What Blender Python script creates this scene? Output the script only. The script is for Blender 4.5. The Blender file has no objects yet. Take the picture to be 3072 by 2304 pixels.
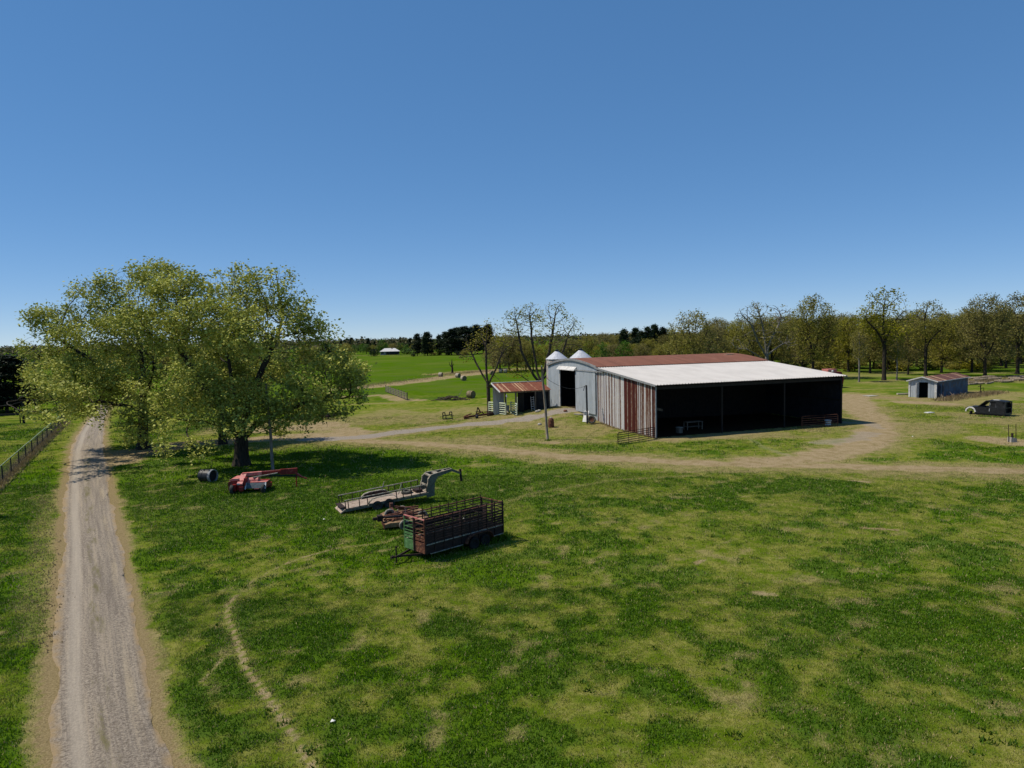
import bpy, math, random
import numpy as np
from mathutils import Vector, Matrix, Euler
SC = bpy.context.scene
COL = SC.collection
R_ = math.radians

# ------------------------------------------------------------------ camera geometry
FPX = 2130.0; CAMH = 12.2; PITCH = math.atan((1152-1010)/FPX); ROLL = R_(1.2)
def ray(px, py):
    a = px-1536; b = -(py-1152)
    x = a*math.cos(ROLL)+b*math.sin(ROLL); u = -a*math.sin(ROLL)+b*math.cos(ROLL)
    return (x, FPX*math.cos(PITCH)+u*math.sin(PITCH), -FPX*math.sin(PITCH)+u*math.cos(PITCH))
def P(px, py, z=0.0):
    """where the sight line through a photo pixel meets the level z"""
    dx, dy, dz = ray(px, py); t = (z-CAMH)/dz
    return Vector((dx*t, dy*t, z))
def at(px, py, y):
    """point on that sight line at the distance y"""
    dx, dy, dz = ray(px, py); t = y/dy
    return Vector((dx*t, y, CAMH+dz*t))
cam = bpy.data.cameras.new('camera'); camo = bpy.data.objects.new('camera', cam); COL.objects.link(camo)
cam.sensor_width = 36.0; cam.lens = FPX/3072*36.0; cam.clip_end = 30000; cam.clip_start = 0.5
camo.matrix_world = Matrix.Translation((0, 0, CAMH)) @ Matrix.Rotation(R_(90)-PITCH, 4, 'X') @ Matrix.Rotation(-ROLL, 4, 'Z')
SC.camera = camo

# ------------------------------------------------------------------ barn frame, terrain
BC = P(1968, 1315); BC = Vector((BC.x, BC.y, 0))
BANG = R_(69.74)
BU = Vector((math.sin(BANG), math.cos(BANG), 0)); BW = Vector((-math.cos(BANG), math.sin(BANG), 0))
BROT = math.atan2(BU.y, BU.x)

def ss(a, b, x):
    t = np.clip((np.asarray(x, float)-a)/(b-a), 0, 1); return t*t*(3-2*t)
def hsh(ix, iy, s):
    n = np.sin(ix*127.1+iy*311.7+s*74.7)*43758.5453
    return n-np.floor(n)
def vnoise(x, y, s=0.0):
    ix = np.floor(x); iy = np.floor(y); fx = x-ix; fy = y-iy
    fx = fx*fx*(3-2*fx); fy = fy*fy*(3-2*fy)
    a = hsh(ix, iy, s); b = hsh(ix+1, iy, s); c = hsh(ix, iy+1, s); d = hsh(ix+1, iy+1, s)
    return (a*(1-fx)+b*fx)*(1-fy)+(c*(1-fx)+d*fx)*fy
def fbm(x, y, sc, s=0.0, o=4):
    t = 0; a = .5; n = 0
    x = np.asarray(x, float)/sc; y = np.asarray(y, float)/sc
    for k in range(o):
        t = t+a*vnoise(x+k*13.7, y-k*7.3, s+k); n += a; a *= .5
        x, y = x*1.62-y*1.2, x*1.2+y*1.62
    return t/n
def terrain(x, y):
    x = np.asarray(x, float); y = np.asarray(y, float)
    rx = x-BC.x; ry = y-BC.y
    u = rx*BU.x+ry*BU.y; w = rx*BW.x+ry*BW.y
    z = 1.55*np.exp(-((w-24.5)/9.5)**2-((u+1)/np.where(u < 0, 9.0, 16.0))**2)
    far = ss(110, 260, y)
    z = z+far*1.1*(fbm(x, y, 90, 3, 3)-.5)*np.clip(1-(y-700)/900, 0, 1)
    z = z+ss(900, 2600, y)*6*(fbm(x, y, 900, 8, 2)-.2)
    near = 1-ss(90, 140, y)
    z = z+near*0.10*(fbm(x, y, 3.0, 5, 3)-.5)
    return z
def tz(x, y): return float(terrain(np.array([x]), np.array([y]))[0])
def G(px, py):
    """ground point seen at a photo pixel"""
    z = 0.0
    for _ in range(6):
        p = P(px, py, z); z = tz(p.x, p.y)
    return Vector((p.x, p.y, z))

# ------------------------------------------------------------------ materials
def lin(c): return tuple((v/255/12.92 if v/255 <= .04045 else ((v/255+.055)/1.055)**2.4) for v in c)+(1,)
def alb(*c):   # colour picked as it looks in full sun -> base colour
    l = lin(c); return (l[0]/1.25, l[1]/1.25, l[2]/1.25, 1)
class NT:
    def __init__(s, name):
        s.m = bpy.data.materials.new(name); s.m.use_nodes = True; s.t = s.m.node_tree; s.t.nodes.clear()
        s.out = s.n('ShaderNodeOutputMaterial')
    def n(s, typ, ins=None, **kw):
        nd = s.t.nodes.new(typ)
        for k, v in kw.items(): setattr(nd, k, v)
        for k, v in (ins or {}).items():
            if isinstance(v, bpy.types.NodeSocket): s.t.links.new(v, nd.inputs[k])
            else: nd.inputs[k].default_value = v
        return nd
    def link(s, a, b): s.t.links.new(a, b)
    def math(s, op, a, b=0.0, c=None):
        nd = s.n('ShaderNodeMath', {0: a, 1: b}, operation=op)
        if c is not None:
            if isinstance(c, bpy.types.NodeSocket): s.link(c, nd.inputs[2])
            else: nd.inputs[2].default_value = c
        return nd.outputs[0]
    def mix(s, f, a, b):
        nd = s.n('ShaderNodeMix', data_type='RGBA')
        for k, v in ((0, f), (6, a), (7, b)):
            if isinstance(v, bpy.types.NodeSocket): s.link(v, nd.inputs[k])
            else: nd.inputs[k].default_value = v
        return nd.outputs[2]
    def noise(s, vec, scale, detail=4, rough=.55): 
        return s.n('ShaderNodeTexNoise', {'Vector': vec, 'Scale': scale, 'Detail': detail, 'Roughness': rough}).outputs[0]
    def ramp(s, f, a, b):
        nd = s.n('ShaderNodeMapRange', {'Value': f, 'From Min': a, 'From Max': b}); nd.interpolation_type = 'SMOOTHSTEP'
        return nd.outputs[0]
    def bump(s, h, strength=.3, dist=.05):
        return s.n('ShaderNodeBump', {'Height': h, 'Strength': strength, 'Distance': dist}).outputs[0]
    def bsdf(s, col, rough=.8, metal=0.0, spec=.3, normal=None):
        nd = s.n('ShaderNodeBsdfPrincipled', {'Roughness': rough, 'Metallic': metal, 'Specular IOR Level': spec})
        if isinstance(col, bpy.types.NodeSocket): s.link(col, nd.inputs['Base Color'])
        else: nd.inputs['Base Color'].default_value = col
        if normal is not None: s.link(normal, nd.inputs['Normal'])
        return nd.outputs[0]
    def done(s, sh): s.link(sh, s.out.inputs['Surface']); return s.m
    def obj(s): return s.n('ShaderNodeTexCoord').outputs['Object']
    def uv(s): return s.n('ShaderNodeTexCoord').outputs['UV']

def patchy(name, c1, c2, scale=3.0, lo=.4, hi=.6, rough=.75, metal=0.0, c3=None, s3=12.0, spec=.3, bump=.0, stretch=None):
    """a surface worn from one colour into another"""
    t = NT(name); v = t.obj()
    if stretch: v = t.n('ShaderNodeMapping', {'Vector': v, 'Scale': stretch}).outputs[0]
    n1 = t.noise(v, scale, 6, .62); col = t.mix(t.ramp(n1, lo, hi), c1, c2)
    if c3: col = t.mix(t.ramp(t.noise(v, s3, 4), .52, .66), col, c3)
    nb = t.bump(t.noise(v, scale*6, 3), bump, .02) if bump else None
    return t.done(t.bsdf(col, rough, metal, spec, nb))

def bark(name, c1, c2):
    t = NT(name); v = t.n('ShaderNodeMapping', {'Vector': t.obj(), 'Scale': (5, 5, .9)}).outputs[0]
    n1 = t.noise(v, 1.6, 5, .65); col = t.mix(t.ramp(n1, .35, .65), c1, c2)
    return t.done(t.bsdf(col, .9, 0, .15, t.bump(n1, .6, .06)))
def leaf(name, c1, c2, c3, vary=.35, trans=.3, scale=.35, hue=.016):
    """c1..c3: shades of the leaves, by clump and by leaf"""
    t = NT(name); isl = t.n('ShaderNodeNewGeometry').outputs['Random Per Island']
    rnd = t.n('ShaderNodeObjectInfo').outputs['Random']
    n1 = t.noise(t.obj(), scale, 3)
    col = t.mix(t.ramp(n1, .35, .65), c1, c2); col = t.mix(t.math('MULTIPLY', isl, .4), col, c3)
    hs = t.n('ShaderNodeHueSaturation', {'Color': col, 'Hue': t.math('MULTIPLY_ADD', rnd, hue, .5-hue/2), 'Saturation': t.math('MULTIPLY_ADD', rnd, hue*15, 1-hue*9),
             'Value': t.math('ADD', t.math('MULTIPLY_ADD', isl, .32, .84), t.math('MULTIPLY_ADD', rnd, vary, -vary/2))}).outputs[0]
    d = t.bsdf(hs, .6, 0, .18); tr = t.n('ShaderNodeBsdfTranslucent', {'Color': hs}).outputs[0]
    return t.done(t.n('ShaderNodeMixShader', {0: trans, 1: d, 2: tr}).outputs[0])

# ------------------------------------------------------------------ mesh building
class MB:
    def __init__(s): s.v = []; s.f = []; s.uv = []; s.hasuv = False
    def add(s, vs, fs, uvs=None):
        o = len(s.v); s.v += [tuple(p) for p in vs]; s.f += [tuple(i+o for i in f) for f in fs]
        if uvs: s.hasuv = True
        for k, f in enumerate(fs): s.uv.append([uvs[i] for i in f] if uvs else [(0, 0)]*len(f))
        return s
    def box(s, c, d, M=None):
        cx, cy, cz = c; a, b, e = d[0]/2, d[1]/2, d[2]/2
        vs = [Vector((cx+i*a, cy+j*b, cz+k*e)) for i in (-1, 1) for j in (-1, 1) for k in (-1, 1)]
        if M is not None: vs = [M @ p for p in vs]
        return s.add(vs, [(0, 1, 3, 2), (4, 6, 7, 5), (0, 4, 5, 1), (2, 3, 7, 6), (0, 2, 6, 4), (1, 5, 7, 3)])
    def bar(s, p0, p1, w, h=None):
        """square bar between two points, w across and h upright"""
        h = h or w; p0 = Vector(p0); p1 = Vector(p1); d = (p1-p0).normalized()
        ref = Vector((0, 0, 1)) if abs(d.z) < .95 else Vector((1, 0, 0))
        a = d.cross(ref).normalized(); b = a.cross(d)
        vs = [p+a*i*w/2+b*j*h/2 for p in (p0, p1) for i, j in ((-1, -1), (1, -1), (1, 1), (-1, 1))]
        return s.add(vs, [(3, 2, 1, 0), (4, 5, 6, 7), (0, 1, 5, 4), (1, 2, 6, 5), (2, 3, 7, 6), (3, 0, 4, 7)])
    def tube(s, pts, rs, n=6, cap=True):
        pts = [Vector(p) for p in pts]
        if not hasattr(rs, '__len__'): rs = [rs]*len(pts)
        vs = []; fs = []; ref = None
        for i, p in enumerate(pts):
            d = (pts[min(i+1, len(pts)-1)]-pts[max(i-1, 0)])
            d = d.normalized() if d.length > 1e-9 else Vector((0, 0, 1))
            if ref is None: ref = Vector((0, 0, 1)) if abs(d.z) < .9 else Vector((1, 0, 0))
            a = d.cross(ref)
            a = a.normalized() if a.length > 1e-6 else d.orthogonal().normalized()
            b = d.cross(a); ref = b.cross(d) if False else ref
            vs += [p+(a*math.cos(2*math.pi*k/n)+b*math.sin(2*math.pi*k/n))*rs[i] for k in range(n)]
        for i in range(len(pts)-1):
            fs += [(i*n+k, i*n+(k+1) % n, (i+1)*n+(k+1) % n, (i+1)*n+k) for k in range(n)]
        if cap: fs += [tuple(range(n)), tuple((len(pts)-1)*n+k for k in reversed(range(n)))]
        return s.add(vs, fs)
    def lathe(s, prof, n=24, M=None, close=False):
        """profile of (radius, z) turned about z"""
        vs = [Vector((r*math.cos(2*math.pi*k/n), r*math.sin(2*math.pi*k/n), z)) for r, z in prof for k in range(n)]
        if M is not None: vs = [M @ p for p in vs]
        m = len(prof); fs = []
        for i in range(m if close else m-1):
            j = (i+1) % m
            fs += [(i*n+k, i*n+(k+1) % n, j*n+(k+1) % n, j*n+k) for k in range(n)]
        return s.add(vs, fs)
    def prism(s, poly, t0, t1, M=None):
        """polygon in (x, z) pushed along y from t0 to t1"""
        n = len(poly); vs = [Vector((x, t, z)) for t in (t0, t1) for x, z in poly]
        if M is not None: vs = [M @ p for p in vs]
        return s.add(vs, [tuple(reversed(range(n))), tuple(range(n, 2*n))]+[(k, (k+1) % n, n+(k+1) % n, n+k) for k in range(n)])
    def corr(s, u0, u1, fa, fb, pitch, depth, normal, cuts=1, bot=None):
        """ribbed sheet: for each u a line from fa(u) to fb(u); ribs stand along normal"""
        n = max(1, int(round((u1-u0)/pitch))); vs = []; uv = []; nv = Vector(normal)
        us = []
        for i in range(n):
            b = u0+(u1-u0)*i/n; w = (u1-u0)/n
            us += [(b, 0), (b+w*.5, 0), (b+w*.62, 1), (b+w*.88, 1)]
        us.append((u1, 0))
        for u, h in us:
            a = Vector(fa(u)); b = Vector(fb(u)); L = (b-a).length
            for c in range(cuts+1):
                vs.append(a.lerp(b, c/cuts)+nv*h*depth); uv.append((u, L*c/cuts))
        m = cuts+1; fs = [(i*m+c, (i+1)*m+c, (i+1)*m+c+1, i*m+c+1) for i in range(len(us)-1) for c in range(cuts)]
        return s.add(vs, fs, uv)
    def mesh(s, name, mat, smooth=False):
        me = bpy.data.meshes.new(name); me.from_pydata(s.v, [], s.f)
        if s.hasuv:
            l = me.uv_layers.new(name='UVMap'); flat = [c for f in s.uv for p in f for c in p]
            l.data.foreach_set('uv', flat)
        if mat: me.materials.append(mat)
        if smooth: me.polygons.foreach_set('use_smooth', [True]*len(me.polygons))
        me.update(); return me
def np_mesh(name, v, f, mat, cols=None, smooth=False):
    me = bpy.data.meshes.new(name); v = np.asarray(v, np.float32); f = np.asarray(f, np.int32); k = f.shape[1]
    me.vertices.add(len(v)); me.vertices.foreach_set('co', v.ravel())
    me.loops.add(f.size); me.loops.foreach_set('vertex_index', f.ravel())
    me.polygons.add(len(f)); me.polygons.foreach_set('loop_start', np.arange(0, f.size, k, dtype=np.int32))
    try: me.polygons.foreach_set('loop_total', np.full(len(f), k, np.int32))
    except Exception: pass
    if smooth: me.polygons.foreach_set('use_smooth', np.ones(len(f), bool))
    me.update(calc_edges=True)
    for nm, c in (cols or {}).items():
        a = me.color_attributes.new(nm, 'FLOAT_COLOR', 'POINT'); cc = np.ones((len(v), 4), np.float32); cc[:, :c.shape[1]] = c
        a.data.foreach_set('color', cc.ravel())
    if mat: me.materials.append(mat)
    return me
def obj(name, me, parent=None, mat=None, M=None, smooth=False):
    if isinstance(me, MB): me = me.mesh(name, mat, smooth)
    o = bpy.data.objects.new(name, me); COL.objects.link(o)
    if parent is not None: o.parent = parent
    if M is not None: o.matrix_local = M
    return o
def tag(o, label=None, cat=None, group=None, kind=None):
    if label: o['label'] = label
    if cat: o['category'] = cat
    if group: o['group'] = group
    if kind: o['kind'] = kind
    return o
def thing(name, label, cat, loc, rz=0.0, group=None, M=None):
    o = bpy.data.objects.new(name, None); COL.objects.link(o); o.empty_display_size = .3
    o.matrix_world = M if M is not None else Matrix.Translation(loc) @ Matrix.Rotation(rz, 4, 'Z')
    return tag(o, label, cat, group)
def dup(root, loc, rz=0.0, sc=1.0, label=None, group=None):
    r = root.copy(); COL.objects.link(r)
    s3 = sc if hasattr(sc, '__len__') else (sc, sc, sc)
    r.matrix_world = Matrix.Translation(loc) @ Matrix.Rotation(rz, 4, 'Z') @ Matrix.Diagonal((*s3, 1))
    if label: r['label'] = label
    if group: r['group'] = group
    for ch in list(root.children):
        c = ch.copy(); COL.objects.link(c); c.parent = r
        for g in list(ch.children):
            d = g.copy(); COL.objects.link(d); d.parent = c
    return r
def MT(*a): return Matrix.Translation(a)
def MR(a, ax): return Matrix.Rotation(R_(a), 4, ax)
def wheel(parent, c, r, w, tyre, rim, axis='Y', n=24):
    """tyre with its rim, turned about a level axle"""
    M = MT(*c) @ (MR(90, 'X') if axis == 'Y' else MR(90, 'Y'))
    b = MB().lathe([(r*.58, -w*.42), (r*.80, -w*.5), (r*.94, -w*.42), (r, -w*.22), (r, w*.22), (r*.94, w*.42), (r*.80, w*.5), (r*.58, w*.42)], n, M, close=True)
    o = obj('wheel', b, parent, tyre, smooth=True)
    m = MB().lathe([(.001, -w*.16), (r*.2, -w*.2), (r*.3, -w*.1), (r*.56, -w*.36), (r*.6, -w*.36), (r*.6, w*.36), (r*.56, w*.36), (r*.3, w*.1), (r*.2, w*.2), (.001, w*.16)], n, M)
    obj('rim', m, o, rim, smooth=False)
    return o
# ------------------------------------------------------------------ sky and sun
SUN_EL = R_(57); SUN_AZ = R_(180)      # seen from above: the sun stands on the -X side
w = bpy.data.worlds.new('World'); SC.world = w; w.use_nodes = True
wt = w.node_tree; wt.nodes.clear()
sky = wt.nodes.new('ShaderNodeTexSky'); sky.sky_type = 'NISHITA'; sky.sun_disc = False
sky.sun_elevation = SUN_EL; sky.sun_rotation = R_(270); sky.altitude = 120; sky.air_density = .5; sky.dust_density = 0; sky.ozone_density = 3.0
bg = wt.nodes.new('ShaderNodeBackground'); bg.inputs[1].default_value = .11
wo = wt.nodes.new('ShaderNodeOutputWorld')
sg = wt.nodes.new('ShaderNodeGamma'); sg.inputs[1].default_value = .47      # the camera's soft, saturated rendering of a clear sky
sh_ = wt.nodes.new('ShaderNodeHueSaturation'); sh_.inputs['Saturation'].default_value = 1.56; sh_.inputs['Value'].default_value = 2.68
st_ = wt.nodes.new('ShaderNodeMix'); st_.data_type = 'RGBA'; st_.blend_type = 'MULTIPLY'; st_.inputs[0].default_value = 1; st_.inputs[7].default_value = (.87, .915, 1, 1)
wt.links.new(sky.outputs[0], sg.inputs[0]); wt.links.new(sg.outputs[0], st_.inputs[6]); wt.links.new(st_.outputs[2], sh_.inputs['Color']); wt.links.new(sh_.outputs[0], bg.inputs[0]); wt.links.new(bg.outputs[0], wo.inputs[0])
sl = bpy.data.lights.new('sun', 'SUN'); sl.energy = 4.9; sl.angle = R_(.53); sl.color = (1, .92, .79)
so = bpy.data.objects.new('sun', sl); COL.objects.link(so)
sd = Vector((-math.cos(SUN_EL), 0.03, math.sin(SUN_EL))).normalized()
so.rotation_euler = sd.to_track_quat('Z', 'Y').to_euler(); so.location = (-60, 0, 90)
SC.view_settings.view_transform = 'Standard'; SC.view_settings.look = 'None'; SC.view_settings.exposure = 0; SC.view_settings.gamma = 1
SC.cycles.max_bounces = 6; SC.cycles.diffuse_bounces = 3; SC.cycles.transmission_bounces = 4; SC.cycles.transparent_max_bounces = 6
SC.cycles.use_denoising = True

# ------------------------------------------------------------------ what covers the ground
def gp(pts): return [G(*p).xy for p in pts]
def dist_poly(x, y, pts, widths):
    """distance to a polyline in units of its half width there"""
    best = np.full(x.shape, 1e9)
    for i in range(len(pts)-1):
        a = pts[i]; b = pts[i+1]; d = b-a; L2 = max(d.length_squared, 1e-9)
        t = np.clip(((x-a.x)*d.x+(y-a.y)*d.y)/L2, 0, 1)
        wd = widths[i]+(widths[i+1]-widths[i])*t
        best = np.minimum(best, np.hypot(x-a.x-d.x*t, y-a.y-d.y*t)/wd)
    return best
RL = [(120, 2500), (165, 2304), (158, 2100), (172, 1900), (186, 1700), (193, 1550), (198, 1450), (214, 1350), (232, 1306), (262, 1262), (285, 1235), (300, 1215)]
RR = [(575, 2500), (512, 2304), (454, 2100), (414, 1900), (380, 1700), (342, 1550), (328, 1450), (314, 1350), (312, 1306), (316, 1262), (322, 1235), (328, 1215)]
ROADL = gp(RL); ROADR = gp(RR)
ROADC = [(a+b)/2 for a, b in zip(ROADL, ROADR)]; ROADW = [max(1.6, abs(b.x-a.x)/2) for a, b in zip(ROADL, ROADR)]
# (pixels along the track, half width in metres, colour kind, strength)
DRIVE = [(316, 1390), (430, 1352), (600, 1330), (760, 1318), (930, 1308), (1080, 1312)]
LANE = [(930, 1318), (1080, 1312), (1250, 1290), (1420, 1272), (1560, 1255), (1640, 1243), (1700, 1234)]
TRACKS = [
 (DRIVE, 3.2, 'dirt', .9), ([(700, 1290), (900, 1262), (1100, 1268), (1330, 1242)], 5.0, 'dry', .75), ([(830, 1290), (960, 1275), (1050, 1300)], 3.5, 'dirt', .8),
 ([(1050, 1322), (1250, 1330), (1450, 1345), (1700, 1370), (2000, 1386), (2300, 1396), (2600, 1401), (2900, 1410), (3072, 1416), (3300, 1424)], 1.5, 'dirt', .9),
 ([(1050, 1322), (1250, 1332), (1450, 1347), (1700, 1372), (2000, 1388), (2300, 1398), (2600, 1403), (3072, 1418)], 4.2, 'dry', .8),
 ([(2250, 1392), (2420, 1376), (2560, 1345), (2640, 1305), (2640, 1268), (2590, 1238), (2560, 1205), (2550, 1185)], 2.5, 'dirt', .9),
 ([(2250, 1392), (2420, 1376), (2560, 1345), (2640, 1305), (2640, 1268), (2590, 1238), (2560, 1205)], 5.0, 'dry', .65),
 ([(2470, 1330), (2560, 1318), (2610, 1300)], 1.8, 'gravel', .5), ([(2540, 1268), (2600, 1270), (2640, 1285)], 1.4, 'gravel', .5), ([(2250, 1318), (2300, 1345), (2370, 1368)], .8, 'gravel', .42),
 ([(2560, 1185), (2700, 1195), (2850, 1210), (2990, 1180)], 6.0, 'dry', .9), ([(2720, 1206), (2830, 1212)], 2.4, 'dirt', .8), ([(2640, 1192), (2760, 1196)], 1.5, 'clay', .8),
 ([(2880, 1140), (3072, 1130), (3300, 1120)], 4.5, 'dry', .95),
 ([(3000, 1320), (3072, 1330), (3200, 1340)], 2.6, 'dirt', .85),
 ([(1640, 1330), (1660, 1328)], 1.0, 'dirt', .8),
 ([(1740, 1215), (1790, 1260), (1830, 1285)], 1.6, 'clay', .6),
 ([(2010, 1320), (2120, 1312), (2250, 1298)], 2.2, 'dirt', .55),
 ([(1100, 1235), (1350, 1222), (1500, 1205), (1650, 1190)], 1.0, 'dry', .5),
 ([(1010, 1168), (1110, 1160), (1220, 1148), (1330, 1132), (1440, 1120), (1480, 1112)], 5.0, 'dirt', .75),
 ([(1340, 1122), (1400, 1116), (1480, 1112), (1560, 1106), (1700, 1102)], 8.0, 'dry', .9),
 ([(1040, 1190), (1150, 1186), (1220, 1202), (1250, 1200)], 2.4, 'dirt', .7), ([(1000, 1215), (1300, 1206), (1480, 1194)], .7, 'dirt', .6),
 ([(600, 1040), (900, 1064), (1200, 1068), (1480, 1058)], 10.0, 'dry', .5),
 ([(2610, 1148), (2700, 1140), (2800, 1150)], 3.0, 'dry', .7), ([(2560, 1170), (2760, 1160)], 1.2, 'dry', .7),
 # the worn paths through the near grass
 ([(1010, 1645), (930, 1665), (860, 1690), (770, 1735), (710, 1778), (685, 1815)], .12, 'dirt', .75), ([(685, 1815), (680, 1840), (700, 1900), (740, 2010), (800, 2090), (865, 2185), (930, 2290), (950, 2330)], .16, 'dirt', .8),
 ([(1010, 1645), (860, 1690), (710, 1778), (680, 1850), (720, 1960), (800, 2090), (930, 2290)], .45, 'dry', .35),
 ([(1330, 1560), (1250, 1590), (1150, 1630), (1010, 1645)], .2, 'dry', .6), ([(1380, 1545), (1480, 1520), (1600, 1480), (1850, 1440), (2100, 1425)], .4, 'dry', .5),
 ([(680, 1965), (640, 2010), (600, 2050)], .12, 'dirt', .6),
 ([(2090, 1690), (2110, 1680)], .2, 'dirt', .7), ([(2170, 1630), (2215, 1615)], .2, 'dirt', .6),
 ([(1500, 1395), (1400, 1398)], .7, 'clay', .5), ([(2270, 1780), (2310, 1782)], .35, 'dirt', .9), ([(2590, 1585), (2690, 1590)], .3, 'clay', .8), ([(2550, 1442), (2600, 1446)], .3, 'dirt', .9),
 ([(320, 2304), (300, 2000), (280, 1700), (262, 1500), (262, 1400)], .4, 'none', 0),
 ([(-40, 1490), (8, 1446), (62, 1388), (113, 1330), (155, 1292), (195, 1266)], .55, 'dry', 1.0),
 ([(100, 1900), (120, 1700), (150, 1500)], .9, 'dry', .5),
]
LUSH = [(2640, 1860, 330, 70, 1), (2330, 1800, 160, 40, .9), (2860, 1930, 130, 50, .9), (1966, 2052, 220, 75, .9), (2180, 1940, 150, 60, .9), (2660, 1655, 250, 40, .9), (2930, 1700, 150, 45, .9), (2485, 1720, 130, 45, .9),
 (1667, 1945, 90, 45, 1), (1893, 1880, 90, 40, .9), (1640, 1590, 90, 60, .8), (2865, 2050, 80, 30, .9), (2990, 2120, 90, 45, .9), (2030, 2200, 120, 60, .8), (2800, 1780, 90, 35, .9), (2066, 1493, 45, 12, 1), (1980, 1526, 45, 13, 1),
 (1500, 1960, 200, 60, .9), (1370, 1880, 150, 50, .8), (1080, 2180, 90, 45, .8), (950, 1950, 120, 40, .7), (1000, 1850, 110, 35, .6), (1250, 2050, 110, 40, .7), (700, 2180, 60, 60, .7), (560, 2080, 60, 40, .7), (520, 1880, 60, 60, .7),
 (620, 1600, 170, 70, .8), (1350, 1720, 300, 60, .7), (900, 1560, 160, 50, .6), (480, 1500, 90, 40, .7), (80, 2100, 70, 120, .6), (90, 1850, 60, 90, .5), (2230, 2060, 120, 40, .6), (2500, 2150, 90, 50, .5),
 (1770, 1345, 110, 14, .8), (1600, 1345, 80, 10, .6), (1860, 1320, 40, 12, .7), (2180, 1342, 90, 10, .6), (2450, 1288, 40, 8, .8), (2220, 1600, 140, 30, .6), (1900, 1700, 150, 40, .7), (2080, 1720, 130, 30, .7), (2950, 1375, 130, 20, .9), (2850, 1330, 60, 12, .7),
 (1400, 1180, 180, 10, .6), (1250, 1100, 300, 24, .9), (1550, 1160, 150, 16, .8), (2700, 1130, 300, 14, .6), (3000, 1195, 120, 12, .8), (2450, 1500, 60, 12, .6), (2700, 1480, 80, 14, .4), (2330, 1570, 60, 14, .6), (1960, 1450, 120, 14, .5)]
LUSHG = []
for cx, cy, rx, ry, st in LUSH:
    c = G(cx, cy); LUSHG.append((c.x, c.y, rx/FPX*c.y, max(.5, abs(G(cx, cy-ry*.5).y-c.y)*2), st))
TRG = [(gp(p), hw, k, st) for p, hw, k, st in TRACKS if k != 'none']
def masks(x, y):
    """dirt, gravel, straw, clay, lush at ground points"""
    wob = (fbm(x, y, 2.2, 11, 3)-.5)*1.1+(fbm(x, y, .5, 14, 2)-.5)*.5
    m = {k: np.zeros(x.shape) for k in ('dirt', 'gravel', 'dry', 'clay')}
    for pts, hw, k, st in TRG:
        d = dist_poly(x, y, pts, [hw]*len(pts))
        soft = .55 if hw > .6 else .35
        m[k] = np.maximum(m[k], st*(1-ss(1-soft, 1+soft, d+wob*(1.0 if hw > .6 else .45))))
    m['dirt'] *= np.clip(.30+1.3*fbm(x, y, 1.6+2*ss(45, 80, y), 61, 4)+.12*ss(45, 70, y), 0, 1)
    dl = dist_poly(x, y, [Vector(p) for p in gp(LANE)], [1.9]*len(LANE))
    m['gravel'] = np.maximum(m['gravel'], .8*(1-ss(.45, 1.35, dl+wob*.9+(fbm(x, y, 5, 91, 3)-.5)*.8)))
    m['dry'] = np.maximum(m['dry'], .8*(1-ss(1.3, 3.0, dl+wob)))
    dr = dist_poly(x, y, ROADC, ROADW)
    m['clay'] = np.maximum(m['clay'], .8*(1-ss(.99, 1.13, dr+wob*.2))); m['dry'] = np.maximum(m['dry'], .85*(1-ss(1.02, 1.34, dr+wob*.5)))
    # the yard round the barn is grazed thin
    yard = ss(76, 82, y-.02*x)*(1-ss(118, 135, y))*(1-ss(-15, -45, x)*0)*ss(-45, -18, x)
    m['dry'] = np.maximum(m['dry'], yard*np.clip((fbm(x, y, 7, 21, 4)-.36)*3.2, 0, .85))
    p = np.clip((fbm(x, y, 1.3, 31, 4)-.63)*5, 0, .6)*(1-ss(70, 90, y))     # small bare spots
    m['dry'] = np.maximum(m['dry'], p)
    lush = np.zeros(x.shape)
    wl = (fbm(x, y, 3.2, 41, 4)-.5)*2.6+(fbm(x, y, .9, 44, 4)-.5)*1.6
    for cx, cy, rx, ry, st in LUSHG:
        d = np.hypot((x-cx)/rx, (y-cy)/ry); lush = np.maximum(lush, st*(1-ss(.35, 1.25, d+wl)))
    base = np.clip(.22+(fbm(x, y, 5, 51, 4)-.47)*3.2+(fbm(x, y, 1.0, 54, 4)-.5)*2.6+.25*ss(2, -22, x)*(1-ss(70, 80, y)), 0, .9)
    far = ss(120, 170, y)
    wood = ss(50, 75, x)*ss(130, 150, y)*(1-ss(600, 800, y)); m['dry'] = np.maximum(m['dry'], wood*np.clip((fbm(x, y, 14, 63, 4)-.3)*1.6, 0, .75))
    lush = np.maximum(lush, base*(1-.5*yard)); lush = np.maximum(lush, far*(.65+.3*fbm(x, y, 40, 57, 3)))
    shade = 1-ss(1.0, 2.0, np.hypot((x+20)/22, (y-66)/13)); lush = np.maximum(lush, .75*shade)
    bare = np.clip(m['dirt']+m['gravel']+m['clay']+m['dry']*.7, 0, 1)
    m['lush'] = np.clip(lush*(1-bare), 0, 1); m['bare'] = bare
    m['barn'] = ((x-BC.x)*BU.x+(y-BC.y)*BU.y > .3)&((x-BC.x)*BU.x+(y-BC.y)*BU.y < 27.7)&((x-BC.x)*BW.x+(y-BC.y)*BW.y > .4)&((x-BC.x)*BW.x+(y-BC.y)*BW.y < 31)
    m['road'] = dr
    return m
def spaced(parts):
    o = [parts[0][0]]
    for a, b, st in parts:
        n = max(1, int(round((b-a)/st))); o += [a+(b-a)*(i+1)/n for i in range(n)]
    return np.array(o)
def geo(a, b, g0, k):
    o = []; s = g0; v = a
    while v < b: v += s; s *= k; o.append(min(v, b))
    return np.array(o)
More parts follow.
